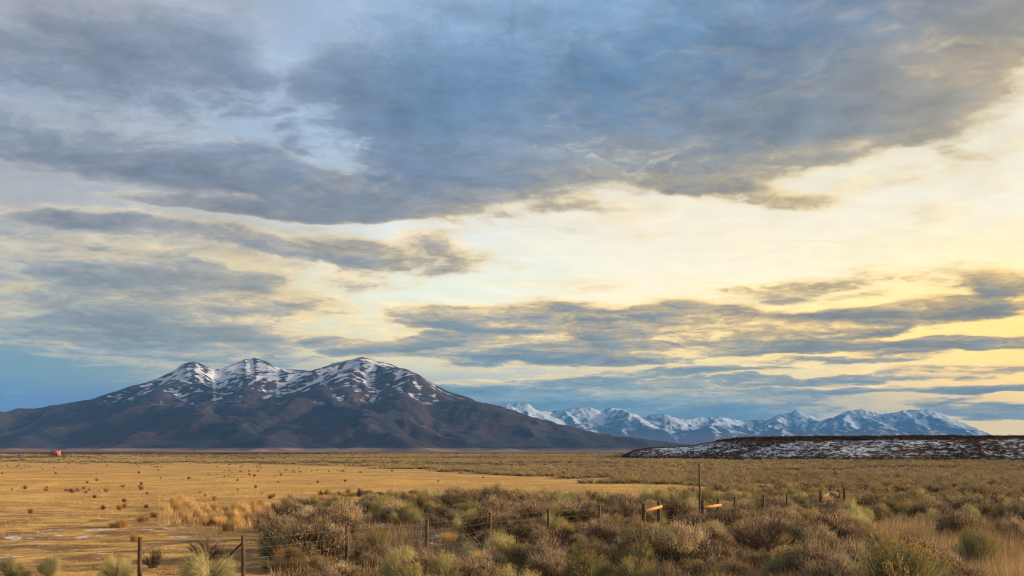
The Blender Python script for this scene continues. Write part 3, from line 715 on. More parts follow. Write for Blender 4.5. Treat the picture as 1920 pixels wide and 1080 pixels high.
def plant(kind, x, y, w, h, label, group, detail=True, sink=0.0):
    """one plant standing at (x, y), w wide and h high; the crown, seed heads and stems are its parts"""
    whole, split, parts, wd = KIND[kind]
    i = PR.randrange(len(whole)); z = float(gz(x, y)) - sink
    s = (w / wd, w / wd * PR.uniform(.85, 1.15), h / HN[kind])
    rz = PR.uniform(0, 6.28)
    if detail and split:
        o = bpy.data.objects.new(kind, None); COL.objects.link(o)
        for p, me in zip(parts, split[i]):
            c = bpy.data.objects.new(p, me); COL.objects.link(c); c.parent = o
    else:
        o = bpy.data.objects.new(kind, whole[i]); COL.objects.link(o)
    o.location = (x, y, z); o.rotation_euler = (0, 0, rz); o.scale = s
    COUNT[kind] += 1
    return tag(o, label, CAT[kind], group)
def at_px(px, py):
    Y_ = dist(py); return at(px, Y_), Y_
def placed(kind, px, py, wpx, hpx, label, group):
    x, y = at_px(px, py); k = y / F
    return plant(kind, x, y, wpx * k, hpx * k, label, group)

TAKEN = []
NAMED = [
 ('rabbitbrush', 1680, 1128, 205, 150, 'largest pale grey-green rabbitbrush, broad and round, at the bottom of the frame right of centre'),
 ('rabbitbrush', 1832, 1058, 92, 78, 'round olive rabbitbrush tipped with orange heads, in tall straw grass at the right'),
 ('sagebrush', 1800, 1012, 92, 66, 'dark brown sagebrush leaning behind the round olive rabbitbrush'),
 ('greasewood', 1430, 1038, 150, 86, 'widest dark brush, a shadowy mound in front of the fence with the rails'),
 ('sagebrush', 1540, 1018, 110, 66, 'rust-topped dark sagebrush touching the right side of the widest dark mound'),
 ('sagebrush', 1365, 1004, 90, 60, 'sagebrush with orange-brown crown directly left of the widest dark mound'),
 ('greasewood', 287, 1070, 44, 50, 'small dark round brush just right of the left fence post'),
 ('greasewood', 388, 1052, 84, 56, 'bare spreading brush between the two leftmost fence posts'),
 ('rabbitbrush', 392, 1092, 92, 54, 'yellow-green rabbitbrush at the bottom edge between the two leftmost posts'),
 ('rabbitbrush', 216, 1096, 58, 52, 'yellow-green rabbitbrush at the bottom edge just left of the left fence post'),
 ('rabbitbrush', 92, 1090, 44, 42, 'small rabbitbrush with grey twigs alone at the bottom left'),
 ('rabbitbrush', 22, 1092, 56, 42, 'rabbitbrush cut by the bottom left corner of the frame'),
 ('sagebrush', 590, 1058, 130, 92, 'big shaggy grey-brown sagebrush at the left end of the thicket'),
 ('rabbitbrush', 700, 1050, 70, 66, 'pale green rabbitbrush right of the big shaggy sagebrush'),
 ('rabbitbrush', 560, 1046, 44, 44, 'small yellow-green rabbitbrush inside the big shaggy sagebrush'),
 ('sagebrush', 648, 990, 92, 56, 'broad brown sagebrush at the edge of the straw meadow, tallest there'),
 ('greasewood', 522, 964, 44, 34, 'dark upright brush at the left tip of the thicket beside the golden tufts'),
 ('greasewood', 566, 968, 44, 30, 'second dark upright brush from the left tip of the thicket'),
 ('rabbitbrush', 735, 978, 70, 44, 'olive rabbitbrush behind the fence, beside the broad brown sagebrush'),
 ('rabbitbrush', 920, 1048, 84, 56, 'yellow-topped rabbitbrush in front of the fence near the middle'),
 ('rabbitbrush', 832, 1092, 74, 60, 'bright yellow-green rabbitbrush at the bottom edge left of the middle'),
 ('rabbitbrush', 1150, 1010, 70, 44, 'sage-green rabbitbrush below the post before the first rail'),
 ('rabbitbrush', 930, 966, 62, 36, 'grey-green rabbitbrush touching the fence behind its middle post'),
 ('greasewood', 1230, 968, 40, 36, 'dark brush growing against the end of the first rail'),
 ('rabbitbrush', 1620, 982, 42, 30, 'compact olive rabbitbrush, roundest in the strip of straw grass'),
 ('rabbitbrush', 1898, 972, 56, 34, 'green rabbitbrush at the right edge of the frame'),
 ('greasewood', 1860, 960, 92, 44, 'long dark brush at the right edge behind the green rabbitbrush'),
 ('greasewood', 632, 936, 30, 20, 'dark brush alone at the far edge of the straw meadow'),
 ('sagebrush', 1300, 992, 74, 40, 'brown sagebrush hiding the foot of the tall pole'),
 ('grass_tuft', 228, 985, 24, 25, 'golden tuft of bunch grass with a grey clump on its left side, by snow'),
 ('grass_tuft', 214, 984, 24, 18, 'grey-brown tuft leaning on the left of a golden tuft'),
 ('grass_tuft', 252, 1007, 16, 21, 'narrow golden tuft standing right above the left fence post'),
 ('grass_tuft', 428, 990, 26, 29, 'tallest golden tuft in front of the row of tufts'),
 ('grass_tuft', 291, 962, 22, 18, 'round golden tuft at the left end of the row of tufts'),
 ('grass_tuft', 268, 970, 26, 16, 'low golden tuft left of the round one at the row end'),
 ('sagebrush', 353, 950, 18, 16, 'small dark sagebrush showing above the row of golden tufts'),
 ('grass_tuft', 590, 1076, 60, 44, 'rust-brown tuft of grass at the foot of the big shaggy sagebrush'),
 ('grass_tuft', 842, 1018, 34, 28, 'straw tuft behind the fence right of the snow patch'),
 ('grass_tuft', 1000, 1062, 24, 22, 'orange tuft standing in the sagebrush near the middle bottom'),
]
for k, px, py, w_, h_, lab in NAMED:
    o = placed(k, px, py, w_, h_, lab, 'plants that stand out by shape or place')
    TAKEN.append((o.location.x, o.location.y, w_ * o.location.y / F * .42))
for (sx_, sy_, r_) in ((700, 988, 1.7), (805, 1022, 2.0), (760, 1014, 1.2)):      # open ground where snow lies
    for k in (1, .94, .88): TAKEN.append((at_px(sx_, sy_)[0] * k, at_px(sx_, sy_)[1] * k, r_))
# row of golden tufts at the edge of the meadow
for i in range(66):
    px = PR.uniform(300, 512); py = 962 + PR.uniform(-12, 16) + 6 * math.sin(px / 30)
    x, y = at_px(px, py); k = y / F; h_ = PR.uniform(20, 34) * k * (1.0 if px > 330 else .8)
    w_ = PR.uniform(.3, .55)
    plant('grass_tuft', x, y, w_, h_, '%s %s golden tuft, %s of the long bunch grass row, %s' % ('slender' if w_ < .42 else 'thick', 'tall' if h_ > 27 * k else 'short', 'left end' if px < 370 else 'middle' if px < 440 else 'right end', 'near side' if py > 966 else 'far side'), 'row of golden bunch grass tufts', False)
for i in range(60):       # second thin row further out on the meadow
    px = PR.uniform(600, 970); py = 930 + PR.uniform(-5, 8); x, y = at_px(px, py)
    if PR.random() < .5: plant('grass_tuft', x, y, PR.uniform(.5, .9), PR.uniform(.35, .65), 'short rusty tuft in the broken row beyond the thicket', 'broken row of tufts beyond the thicket', False)
    else: plant('greasewood' if PR.random() < .3 else 'sagebrush', x, y, PR.uniform(.5, 1.0), PR.uniform(.35, .7), 'small brown shrub in the broken row beyond the thicket', 'small shrubs in the broken row beyond the thicket', False)
for i in range(48):      # scattered tufts on the open meadow
    py = 872 + 95 * PR.random() ** 1.6; px = PR.uniform(-30, 640 + (930 - py) * 12 if py < 930 else 560)
    x, y = at_px(px, py)
    if cover(np.array([x]), np.array([y]))[0] > .4: continue
    s_ = PR.uniform(.3, .65)
    kk = 'grass_tuft' if PR.random() < .75 else 'greasewood'
    o_ = plant(kk, x, y, s_ * (.62 if kk == 'grass_tuft' else 1), s_ * PR.uniform(.7, 1.1), 'small %s on the straw meadow, %s, %s' % ('grass tuft' if kk == 'grass_tuft' else 'dark shrub', 'near the fence' if py > 975 else 'level with the tuft row' if py > 945 else 'beyond the tuft row' if py > 905 else 'far out', 'at the left side' if px < 120 else 'below the left slope' if px < 300 else 'below the left peak' if px < 420 else 'below the middle peak' if px < 560 else 'below the right peak' if px < 760 else 'below the right slope'), 'scattered plants on the straw meadow', False)
    if kk == 'grass_tuft' and PR.random() < .7: o_.material_slots[0].link = 'OBJECT'; o_.material_slots[0].material = M['rust']      # older, browner tufts

# the thicket and the sagebrush flats: a jittered grid of places, nearest first
cand = []
step = 1.02
for iy in range(int(24 / step), int(150 / step)):
    for ix in range(int(-60 / step), int(95 / step)):
        x = (ix + PR.uniform(-.5, .5)) * step; y = (iy + PR.uniform(-.5, .5)) * step
        px, py = pix_of(x, y)
        if px < -60 or px > 1990 or py > 1175: continue
        cand.append((y, x))
POST_Y = [(262, 1090), (457, 1082), (651, 1058), (799, 1040), (918, 1020), (1028, 1006), (1123, 996), (1207, 989), (1312, 981), (1431, 968), (1540, 957), (2000, 930)]
y_of = lambda py: EYE * F / (py - HV)
cand.sort()
ca = np.array(cand); cvr = cover(ca[:, 1], ca[:, 0])
clump = fbm(ca[:, 1] / 5.0, ca[:, 0] / 5.0, 3, 4); mixn = fbm(ca[:, 1] / 7.0 + 40, ca[:, 0] / 7.0, 3, 6)
spots = []
for (y, x), c_, cl, mn in zip(cand, cvr, clump, mixn):
    px, py = pix_of(x, y)
    # open strips of straw grass in the right foreground
    grassy = max(0, 1 - ((px - 1740) / 190) ** 2 - ((py - 1010) / 38) ** 2) + max(0, 1 - ((px - 1900) / 130) ** 2 - ((py - 1070) / 55) ** 2)
    fy = np.interp(px, [p[0] for p in POST_Y], [p[1] for p in POST_Y])
    if c_ < .5 or PR.random() < grassy * 1.6 or PR.random() < .22 - cl * 1.1: continue
    if 430 < px < 700 and 960 < py < 985 and PR.random() < .5: continue
    if 680 < px < 870 and 965 < py < 1035 and PR.random() < .65: continue
    if any((x - a) ** 2 + (y - b_) ** 2 < r_ * r_ for a, b_, r_ in TAKEN): continue
    r = PR.random()
    green = .30 + mn * 1.1 + (.12 if y > 45 else 0)
    if y > 75: green += .2
    if r < green: kind = 'rabbitbrush'
    elif r < green + .16: kind = 'greasewood'
    elif r < green + .22: kind = 'grass_tuft'
    else: kind = 'sagebrush'
    spots.append((kind, x, y, .72 if 0 < y_of(fy) - y < 5.5 else 1.0))
WORD = {'sagebrush': 'brown sagebrush', 'rabbitbrush': 'olive rabbitbrush', 'greasewood': 'dark brush', 'grass_tuft': 'straw tuft'}
COLS = ['at the thicket tip', 'left of the snow patch', 'by the snow patch', 'below the fifth post', 'below the sixth post', 'below the seventh post', 'left of the first rail',
        'right of the first rail', 'below the tall pole', 'right of the tall pole', 'before the corner brace', 'below the corner brace', 'left of the straw grass', 'by the straw grass', 'near the right side']
rest = []; HK = {'sagebrush': .95, 'rabbitbrush': .85, 'greasewood': .9, 'grass_tuft': 1.3}
for kind, x, y, fs in spots:
    s = fs * PR.uniform(.7, 1.62) * {'sagebrush': 1.05, 'rabbitbrush': .95, 'greasewood': .95, 'grass_tuft': .55}[kind]
    h_ = s * PR.uniform(.55, .85) * HK[kind]
    # the fence keeps the places apart
    if COUNT[kind] < 298 and y < 90:
        px, py = pix_of(x, y)
        ci = int(np.searchsorted([580, 700, 800, 900, 1010, 1120, 1200, 1300, 1400, 1480, 1560, 1650, 1760, 1850], px)); col_ = COLS[ci]
        fy = np.interp(px, [p[0] for p in POST_Y], [p[1] for p in POST_Y])
        row = ('at the bottom edge' if py > 1085 else 'low in frame' if py > 1045 else 'mid thicket' if py > fy + 28 else 'just before the fence') if py > fy else ('just behind the fence' if py > fy - 22 else 'well behind the fence')
        rt = h_ / s; shape = 'low' if rt < .63 * HK[kind] else 'rounded' if rt < .75 * HK[kind] else 'upright'
        size = 'small' if s < 1.05 else ('mid-sized' if s < 1.4 else 'broad')
        if y < 60: plant(kind, x, y, s, h_, '%s %s %s %s, %s' % (size, shape, WORD[kind], row, col_), '%s plants %s' % (kind.replace('_', ' '), row), y < 36)
        else: plant(kind, x, y, s, h_, '%s %s %s far behind the fence, %s' % (size, shape, WORD[kind], col_), '%s plants far behind the fence' % kind.replace('_', ' '), False)
    else: rest.append((kind, x, y, s, h_))

def merged(name, items, geos, mats, kind='stuff', label=None, zf=None):
    """one mesh of many small plants: each item takes one of the given shapes"""
    V, Fc, Mi = [], [], []; off = 0; Rr = np.random.default_rng(11)
    G_ = [g_.get() for g_ in geos]; items = np.array(items)
    which = Rr.integers(0, len(G_), len(items)); rot = Rr.uniform(0, 6.28, len(items))
    zz = (zf or gz)(items[:, 0], items[:, 1])
    for k, (v, f, m) in enumerate(G_):
        it = items[which == k]; n = len(it)
        if not n: continue
        c, s = np.cos(rot[which == k])[:, None], np.sin(rot[which == k])[:, None]
        x = (v[None, :, 0] * c - v[None, :, 1] * s) * it[:, 2:3] + it[:, 0:1]
        y = (v[None, :, 0] * s + v[None, :, 1] * c) * it[:, 2:3] + it[:, 1:2]
        z = v[None, :, 2] * it[:, 3:4] + zz[which == k][:, None]
        V.append(np.stack([x, y, z], -1).reshape(-1, 3))
        Fc.append((f[None] + (np.arange(n) * len(v))[:, None, None] + off).reshape(-1)); Mi.append(np.tile(m, n)); off += n * len(v)
    me = mesh_np(name, np.concatenate(V), np.concatenate(Fc), None, None, mats=mats, mat_idx=np.concatenate(Mi), uniform=3)
    return link(name, me, kind=kind, label=label)
def plant_mat_far(name, stops, sc=.6, big=0.0):
    m, q, b = material(name, .9, .03)
    pos = q.new('ShaderNodeNewGeometry').outputs['Position']
    f = q.noise(pos, sc, 3, .75)
    if big: f = q.m('ADD', q.m('MULTIPLY', f, .62), q.m('MULTIPLY', q.noise(q.v('MULTIPLY', pos, (1, .4, 1)), .035, 4, .7), .40))
    q.put(b.inputs['Base Color'], q.ramp(f, stops, 'LINEAR'))
    return m
MF = [plant_mat_far('far_sage_wood', [(.3, (0.07, 0.05, 0.04)), (.7, (0.13, 0.09, 0.065))]),
      plant_mat_far('far_sage_leaf', [(.32, (0.11, 0.085, 0.06)), (.43, (0.33, 0.25, 0.155)), (.53, (0.38, 0.32, 0.18)), (.66, (0.60, 0.49, 0.28))], .6, 1.0),
      plant_mat_far('far_sage_heads', [(.35, (0.56, 0.40, 0.19)), (.65, (0.64, 0.50, 0.26))])]
mid_geos = [sagebrush_geo(np.random.default_rng(500 + i), 330, 2.1) for i in range(3)] + [rabbitbrush_geo(np.random.default_rng(520 + i), 120, 2.6) for i in range(3)]
far_geos = [sagebrush_geo(np.random.default_rng(540 + i), 60, 6.0) for i in range(5)]
it = [(x, y, s / 1.15, h_ / .95) for kind, x, y, s, h_ in rest if kind != 'grass_tuft']
merged('sagebrush_scrub', it, mid_geos, MF)
tg = [tuft_geo(np.random.default_rng(560 + i), 70, .25, .028) for i in range(3)]
itg = [(x, y, s / .8, h_) for kind, x, y, s, h_ in rest if kind == 'grass_tuft']
# the flats beyond, to the foot of the mountain
Rf = np.random.default_rng(31)
far = []
N = 60000
yy = np.exp(Rf.uniform(math.log(148), math.log(1500), N)); xx = yy * Rf.uniform(-.56, .56, N)
cv_ = cover(xx, yy); pxs, pys = pix_of(xx, yy)
den = fbm(xx / 60, yy / 60, 4, 3) + fbm(xx / 14, yy / 14, 2, 5) * .6
left = 1 - sstep(pxs, 350, 900)
keep = (cv_ > .5) & (Rf.random(N) < np.clip(.55 + den * 2.2 - .30 * left, 0, 1)) & ~((bluff_h(xx, yy) > .3) & (yy > 290))
keep &= Rf.random(N) < np.clip(yy / 300, .35, 1)
keep &= ~((pxs > 88) & (pxs < 122) & (yy > 520) & (yy < 780))
xx, yy = xx[keep], yy[keep]
sz = Rf.uniform(.8, 1.7, len(xx)) * np.where(yy > 500, 1.35, 1)
merged('sagebrush_flats', np.stack([xx, yy, sz, sz * Rf.uniform(.55, .8, len(xx))], 1), far_geos, MF)
# thin low scrub scattered over the meadow edge
N = 5000
yy = Rf.uniform(62, 420, N); xx = yy * Rf.uniform(-.55, .4, N); cv_ = cover(xx, yy)
k_ = (cv_ < .5) & (Rf.random(N) < np.clip(-.12 + fbm(xx / 34, yy / 12, 4, 1) * 3.4, 0, 1))
xx, yy = xx[k_], yy[k_]; sz = Rf.uniform(.2, .55, len(xx))
merged('meadow_scrub', np.stack([xx, yy, sz * 1.5, sz], 1), tg, [M['rust']])
if itg: merged('grass_tufts_in_scrub', itg, tg, [M['tuft']])
# bluff brush
N = 70000
yy = 262 + 290 * Rf.random(N) ** 1.2; xx = Rf.uniform(40, 350, N)
h = bluff_h(xx, yy); pxs, _ = pix_of(xx, yy)
k_ = (h > .25) & (pxs < 2000) & (Rf.random(N) < np.clip(.60 + 2.2 * fbm(xx / 26, yy / 26, 3, 7) + .5 * (h > 7.3) + .5 * (h < 1.0), 0.12, 1) * np.where(yy > 480, .5, 1))
xx, yy = xx[k_], yy[k_]; sz = Rf.uniform(.5, 1.35, len(xx)) * np.where(bluff_h(xx, yy) > 7.3, 1.4, 1)
MB_ = [plant_mat_far('bluff_brush_wood', [(.3, (0.025, 0.018, 0.015)), (.7, (0.05, 0.035, 0.027))]),
       plant_mat_far('bluff_brush_twigs', [(.35, (0.035, 0.026, 0.020)), (.6, (0.085, 0.055, 0.036))], .2),
       plant_mat_far('bluff_brush_heads', [(.35, (0.06, 0.04, 0.026)), (.65, (0.12, 0.075, 0.04))], .2)]
merged('bluff_brush', np.stack([xx, yy, sz, sz * Rf.uniform(.7, 1.0, len(xx))], 1), far_geos, MB_, zf=lambda a, b_: bluff_h(a, b_) - .1)

# short dead grass of the meadow and tall straw grass among the shrubs
def grass_sheet(name, x, y, hgt, w, mat, lean=.5, seed=1):
    Rg = np.random.default_rng(seed); n = len(x)
    base = np.stack([x, y, gz(x, y) - .02], 1)
    a = Rg.uniform(0, 2 * np.pi, n); L = hgt * Rg.uniform(.6, 1.25, n)
    tip = base + np.stack([np.cos(a) * L * lean * Rg.random(n), np.sin(a) * L * lean * Rg.random(n), L], 1)
    v, f = blades(base, tip, w * np.clip(y / 45, .8, 3), Rg, seg=1)
    return link(name, mesh_np(name, v, f.reshape(-1), None, mat, uniform=3), kind='stuff')
mgr = plant_mat_far('short_straw_grass', [(.32, (0.42, 0.24, 0.08)), (.5, (0.66, 0.41, 0.13)), (.7, (0.80, 0.53, 0.19))], .35)
N = 240000
yy = 24 + 110 * Rf.random(N) ** 1.5; xx = yy * Rf.uniform(-.56, .45, N); cv_ = cover(xx, yy)
clu = fbm(xx / 3.0, yy / 1.4, 4, 2)
k_ = (cv_ < .5) & (Rf.random(N) < np.clip(.42 + 3.2 * clu, .03, 1))
grass_sheet('short_grass', xx[k_], yy[k_], (.04 + .05 * Rf.random(k_.sum())) * np.interp(yy[k_], [26, 60], [.7, 1.2]), .020, mgr, 1.3, 2)
mtg = plant_mat_far('tall_straw_grass', [(.32, (0.36, 0.235, 0.11)), (.5, (0.58, 0.41, 0.21)), (.7, (0.72, 0.54, 0.30))], .5)
N = 340000
yy = 22.5 + 60 * Rf.random(N) ** 1.4; xx = yy * Rf.uniform(-.56, .56, N); px_a, py_a = pix_of(xx, yy); cv_ = cover(xx, yy)
gr = np.clip(1 - ((px_a - 1740) / 210) ** 2 - ((py_a - 1012) / 44) ** 2, 0, 1) + np.clip(1 - ((px_a - 1910) / 150) ** 2 - ((py_a - 1080) / 75) ** 2, 0, 1)
k_ = (cv_ > .4) & (Rf.random(N) < np.clip(.26 + .9 * gr + .9 * fbm(xx / 4, yy / 4, 3, 3), 0, 1))
grass_sheet('tall_grass', xx[k_], yy[k_], .30 + .22 * np.clip(gr[k_], 0, 1) + .12 * Rf.random(k_.sum()), .011, mtg, .55, 3)
# loose straw between the tufts of the long row
N = 16000
pxr = Rf.uniform(296, 520, N); pyr = 964 + Rf.normal(0, 9, N) + 6 * np.sin(pxr / 30); yy = dist(pyr); xx = at(pxr, yy)
k_ = Rf.random(N) < np.clip(.5 + 2.5 * fbm(xx / 1.5, yy / 3, 3, 5), 0, 1)
grass_sheet('loose_grass', xx[k_], yy[k_], .18 + .30 * Rf.random(k_.sum()), .016, mtg, .7, 6)
# twiggy litter under the thicket
N = 60000
yy = 23 + 50 * Rf.random(N) ** 1.3; xx = yy * Rf.uniform(-.3, .56, N); cv_ = cover(xx, yy); k_ = cv_ > .5
mlt = plant_mat_far('grey_brush_litter', [(.3, (0.12, 0.09, 0.065)), (.7, (0.27, 0.20, 0.13))], .8)
grass_sheet('brush_litter', xx[k_], yy[k_], .18 + .15 * Rf.random(k_.sum()), .012, mlt, 1.3, 4)

# dark willows in a line at the far left, in front of the pale bench
ww = []
for i in range(2600):
    px = Rf.uniform(-60, 1100); t = Rf.random()
    if Rf.random() > np.interp(px, [-60, 450, 700, 1100], [1, 1, .45, .25]): continue
    Y_ = Rf.uniform(1000, 1500)
    ww.append((at(px, Y_), Y_, Rf.uniform(3, 7), Rf.uniform(1.4, 3.4) * np.interp(px, [0, 430, 800], [1, .8, .45])))
MW = [plant_mat_far('willow_wood', [(.3, (0.05, 0.03, 0.025)), (.7, (0.09, 0.05, 0.035))]),
      plant_mat_far('willow_twigs', [(.3, (0.075, 0.04, 0.03)), (.7, (0.15, 0.075, 0.05))], .05),
      plant_mat_far('willow_tips', [(.3, (0.12, 0.06, 0.04)), (.7, (0.18, 0.09, 0.05))], .05)]
merged('willow_thicket', ww, far_geos, MW)

# ------------------------------------------------------------------ fence, rails and poles
def solid_box(cx, cy, cz, sx, sy, sz, rz=0, R_=None, jit=0.0):
    v = np.array([(x, y, z) for z in (-.5, .5) for y in (-.5, .5) for x in (-.5, .5)]) * [sx, sy, sz]
    if R_ is not None: v = v + R_.normal(0, jit, v.shape)
    c, s = math.cos(rz), math.sin(rz)
    v = np.stack([v[:, 0] * c - v[:, 1] * s + cx, v[:, 0] * s + v[:, 1] * c + cy, v[:, 2] + cz], 1)
    f = np.array([0, 2, 3, 1, 4, 5, 7, 6, 0, 1, 5, 4, 2, 6, 7, 3, 0, 4, 6, 2, 1, 3, 7, 5])
    return v, f
def quads(name, parts, mat, smooth=False):
    V, Fc, o = [], [], 0
    for v, f in parts: V.append(v); Fc.append(f + o); o += len(v)
    return mesh_np(name, np.concatenate(V), np.concatenate(Fc), None, mat, smooth)
def tube(pts, rad, n=8, cap=True, squash=None):
    """tapering tube through points"""
    pts = np.array(pts, float); k = len(pts); rad = np.broadcast_to(rad, (k,))
    V = []
    for i in range(k):
        d = unit(pts[min(i + 1, k - 1)] - pts[max(i - 1, 0)]); a = np.array([0, 0, 1.0]) if abs(d[2]) < .9 else np.array([1.0, 0, 0])
        u = unit(np.cross(d, a)); w = np.cross(d, u)
        for j in range(n):
            t = 2 * math.pi * j / n; V.append(pts[i] + rad[i] * (math.cos(t) * u + math.sin(t) * w))
    f = []
    for i in range(k - 1):
        for j in range(n):
            f += [i * n + j, i * n + (j + 1) % n, (i + 1) * n + (j + 1) % n, (i + 1) * n + j]
    if cap:
        for i0 in (0, (k - 1) * n):
            c = len(V); V.append(pts[0] if i0 == 0 else pts[-1])
            for j in range(0, n, 2): f += [i0 + j, i0 + (j + 1) % n, i0 + (j + 2) % n, c]
    return np.array(V), np.array(f)
def wood_mat(name, a, b2, sc=1.0):
    m, q, b = material(name, .85, .1)
    pos = q.new('ShaderNodeTexCoord').outputs['Object']
    n = q.noise(q.v('MULTIPLY', pos, (30 * sc, 30 * sc, 3 * sc)), 1.0, 5, .65)
    q.put(b.inputs['Base Color'], q.mix(q.ss(n, .35, .65), a, b2))
    bp = q.new('ShaderNodeBump'); bp.inputs['Strength'].default_value = .4; bp.inputs['Distance'].default_value = .01
    q.put(bp.inputs['Height'], n); q.l.new(bp.outputs[0], b.inputs['Normal'])
    return m
wpost = wood_mat('weathered_post_wood', (0.07, 0.045, 0.03), (0.15, 0.095, 0.06))
wrail = wood_mat('bare_rail_wood', (0.34, 0.19, 0.065), (0.50, 0.29, 0.10))
wpole = wood_mat('grey_pole_wood', (0.09, 0.068, 0.05), (0.17, 0.13, 0.09))
wire_m, q, b = material('rusty_fence_wire', .6, .3); b.inputs['Base Color'].default_value = (0.20, 0.17, 0.14, 1)

TOP = 1.12
def fp(px, pyt): Y_ = (EYE - TOP) * F / (pyt - HV); return at(px, Y_), Y_
POSTS = [(-330, 1018, 0), (60, 1011, 9), (262, 1007, 0), (457, 1005, 0), (651, 986, 0), (799, 975, 0), (918, 961, 0), (1028, 954, 0), (1123, 947, 0), (1207, 944, 1), (1236, 940, 1), (1318, 938, 1), (1346, 935, 1),
         (1378, 932, 0), (1431, 928, 0), (1475, 925, 0), (1539, 920, 1), (1557, 917, 1), (1572, 918, 1), (1584, 918, 1)]
POSTS = [p for p in POSTS if p[2] != 9]
fence = tag(bpy.data.objects.new('wire_fence', None), 'old wire fence of wooden posts running back through the sagebrush, with short bare rails', 'fence')
COL.objects.link(fence); Rp = np.random.default_rng(9)
heads = []
for (px, pt, brace) in POSTS:
    x, y = fp(px, pt); z = float(gz(x, y)); lean = Rp.normal(0, .018, 2); h_ = TOP + .0 - 0
    r_ = .085 if brace else .058
    pts_ = [(x, y, z - .4), (x + lean[0] * .5, y + lean[1] * .5, z + .5), (x + lean[0], y + lean[1], TOP)]
    v, f = tube(pts_, [r_ * 1.08, r_, r_ * .93], 8)
    v = v + Rp.normal(0, .004, v.shape)
    link('post', quads('post', [(v, f)], wpost), fence)
    heads.append((x + lean[0], y + lean[1], z))
for wz, sag in ((1.00, .02), (.76, .03), (.50, .03), (.26, .02)):
    ps = []
    for (a, b2) in zip(heads[:-1], heads[1:]):
        if ps: ps.pop()
        for t in np.linspace(0, 1, 6):
            ps.append([a[c] + (b2[c] - a[c]) * t for c in (0, 1)] + [(a[2] + (b2[2] - a[2]) * t) * .5 + wz - sag * 4 * t * (1 - t)])
    v, f = tube(ps, .0028, 4)
    link('wire', quads('wire', [(v, f)], wire_m), fence)
def rail(i, j, z0, z1, mat=wrail, hgt=.125, label=None):
    a, b2 = heads[i], heads[j]; d = unit(np.array([b2[0] - a[0], b2[1] - a[1], 0])); nrm_ = np.array([d[1], -d[0], 0]) * .105
    if nrm_[1] > 0: nrm_ = -nrm_
    A = np.array([a[0], a[1], z0]) + nrm_ - d * .1; B = np.array([b2[0], b2[1], z1]) + nrm_ + d * .1
    up_ = np.array([0, 0, hgt / 2]); th = unit(nrm_) * .022
    v = np.array([A - up_ - th, B - up_ - th, A - up_ + th, B - up_ + th, A + up_ - th, B + up_ - th, A + up_ + th, B + up_ + th])
    f = np.array([0, 2, 3, 1, 4, 5, 7, 6, 0, 1, 5, 4, 2, 6, 7, 3, 0, 4, 6, 2, 1, 3, 7, 5])
    o = link('rail', quads('rail', [(v, f)], mat), fence)
    if label: o['label'] = label
idx = {p[0]: i for i, p in enumerate(POSTS)}
rail(idx[1207], idx[1236], .82, .90, label='bright bare rail sloping up between two posts left of the tall pole')
rail(idx[1318], idx[1346], .82, .83, label='bright bare rail beside the tall pole')
rail(idx[1539], idx[1557], .78, .90, label='orange bare rail of the corner brace')
wpale = wood_mat('pale_plank_wood', (0.62, 0.50, 0.30), (0.74, 0.62, 0.40))
rail(idx[1557], idx[1572], .88, .86, wpale, .24, label='pale plank with rounded top at the corner brace')

a_ = heads[2]
link('brace', quads('brace', [tube([(a_[0] - 1.25, a_[1] + .9, -.1), (a_[0] + .02, a_[1] + .08, .98)], [.04, .035], 6)], wpost), fence)
x, y = at(1312, 47.0), 47.0
zt = up(868, 47.0)
pole = link('wooden_pole', quads('wooden_pole', [tube([(0, 0, -.6), (.01, 0, 1.2), (-.015, 0, zt)], [.066, .06, .048], 10)], wpole, True), loc=(x, y, 0), label='tall bare grey wooden pole rising above the fence by a bright rail', cat='pole')

# ------------------------------------------------------------------ far ranch things
def plain(name, c, r=.7):
    m, q, b = material(name, r, .2); pos = q.new('ShaderNodeTexCoord').outputs['Object']
    q.put(b.inputs['Base Color'], q.mix(q.ss(q.noise(pos, 1.3, 4, .6), .35, .65), tuple(k * .85 for k in c), c)); return m
m_red, m_dark, m_blue, m_steel = plain('red_paint', (0.50, 0.15, 0.08)), plain('dark_opening', (0.04, 0.03, 0.03)), plain('blue_paint', (0.03, 0.13, 0.26)), plain('grey_steel', (0.10, 0.09, 0.085))
Y_ = 760.0; x = at(105, Y_)
shed = tag(bpy.data.objects.new('shed', None), 'small orange-red shed at the far left edge of the plain by the dark willows', 'shed'); COL.objects.link(shed); shed.location = (x, Y_, 0)
W_, H_ = 14 / F * Y_, up(845.5, Y_)
link('wall', quads('wall', [solid_box(0, 0, H_ / 2 - .2, W_, 4, H_ + .2)], m_red), shed)
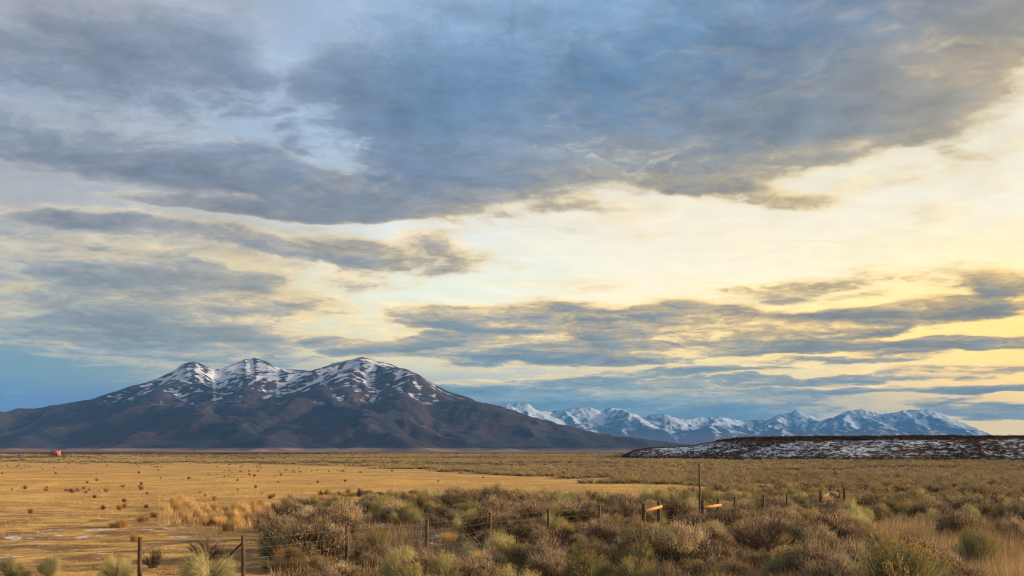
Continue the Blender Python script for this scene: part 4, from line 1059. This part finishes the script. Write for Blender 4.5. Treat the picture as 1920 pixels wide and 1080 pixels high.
link('door', quads('door', [solid_box(W_ * .2, -2.03, .9, 1.2, .06, 1.9)], m_dark), shed)
link('roof', quads('roof', [solid_box(0, 0, H_ + .02, W_ + .3, 4.3, .16)], plain('rusty_roof', (0.45, 0.12, 0.07))), shed)
x = at(38, 780)
tank = tag(bpy.data.objects.new('water_tank', None), 'small blue water tank left of the orange-red shed', 'tank'); COL.objects.link(tank); tank.location = (x, 780, 0)
link('barrel', quads('barrel', [tube([(0, 0, -.2), (0, 0, 2.5)], .85, 14)], m_blue, False), tank)
link('lid', quads('lid', [tube([(0, 0, 2.5), (0, 0, 2.75)], [.9, .5], 14)], m_blue), tank)
# corral fence by the shed
cor = tag(bpy.data.objects.new('corral_fence', None), 'dark corral fence of thin posts and rails beside the orange-red shed', 'fence'); COL.objects.link(cor)
cp = [at(p, 800) for p in np.linspace(50, 400, 52)]
for xx_ in cp: link('post', quads('post', [solid_box(xx_, 800, .8, .22, .22, 2.0)], m_steel), cor)
for z_ in (.7, 1.5): link('rail', quads('rail', [solid_box((cp[0] + cp[-1]) / 2, 799.8, z_, cp[-1] - cp[0], .1, .12)], m_steel), cor)
# frame tower of a windmill far out
Y_ = 900.0; x = at(364, Y_); hh = up(838, Y_)
tw = tag(bpy.data.objects.new('windmill_tower', None), 'narrow steel frame tower standing alone before the mountain foot', 'tower'); COL.objects.link(tw); tw.location = (x, Y_, 0)
for sx in (-1, 1):
    for sy in (-1, 1): link('leg', quads('leg', [tube([(sx * 2.0, sy * 1.2, -.2), (sx * .35, sy * .3, hh)], .13, 4)], m_steel), tw)
link('brace', quads('brace', [tube([(-1.2, -.8, hh * .5), (1.2, -.8, hh * .5)], .1, 4), tube([(-.5, -.3, hh), (.5, -.3, hh)], .16, 4)], m_steel), tw)
for px, pt in ((704, 847.5), (709, 848)):
    Y_ = 620.0
    link('marker_post', quads('marker_post', [tube([(0, 0, -.2), (0, 0, up(pt, Y_))], .16, 6)], m_steel), loc=(at(px, Y_), Y_, 0),
         label='%s of two dark posts standing alone far out on the plain' % ('left one' if px == 704 else 'right one'), cat='post')
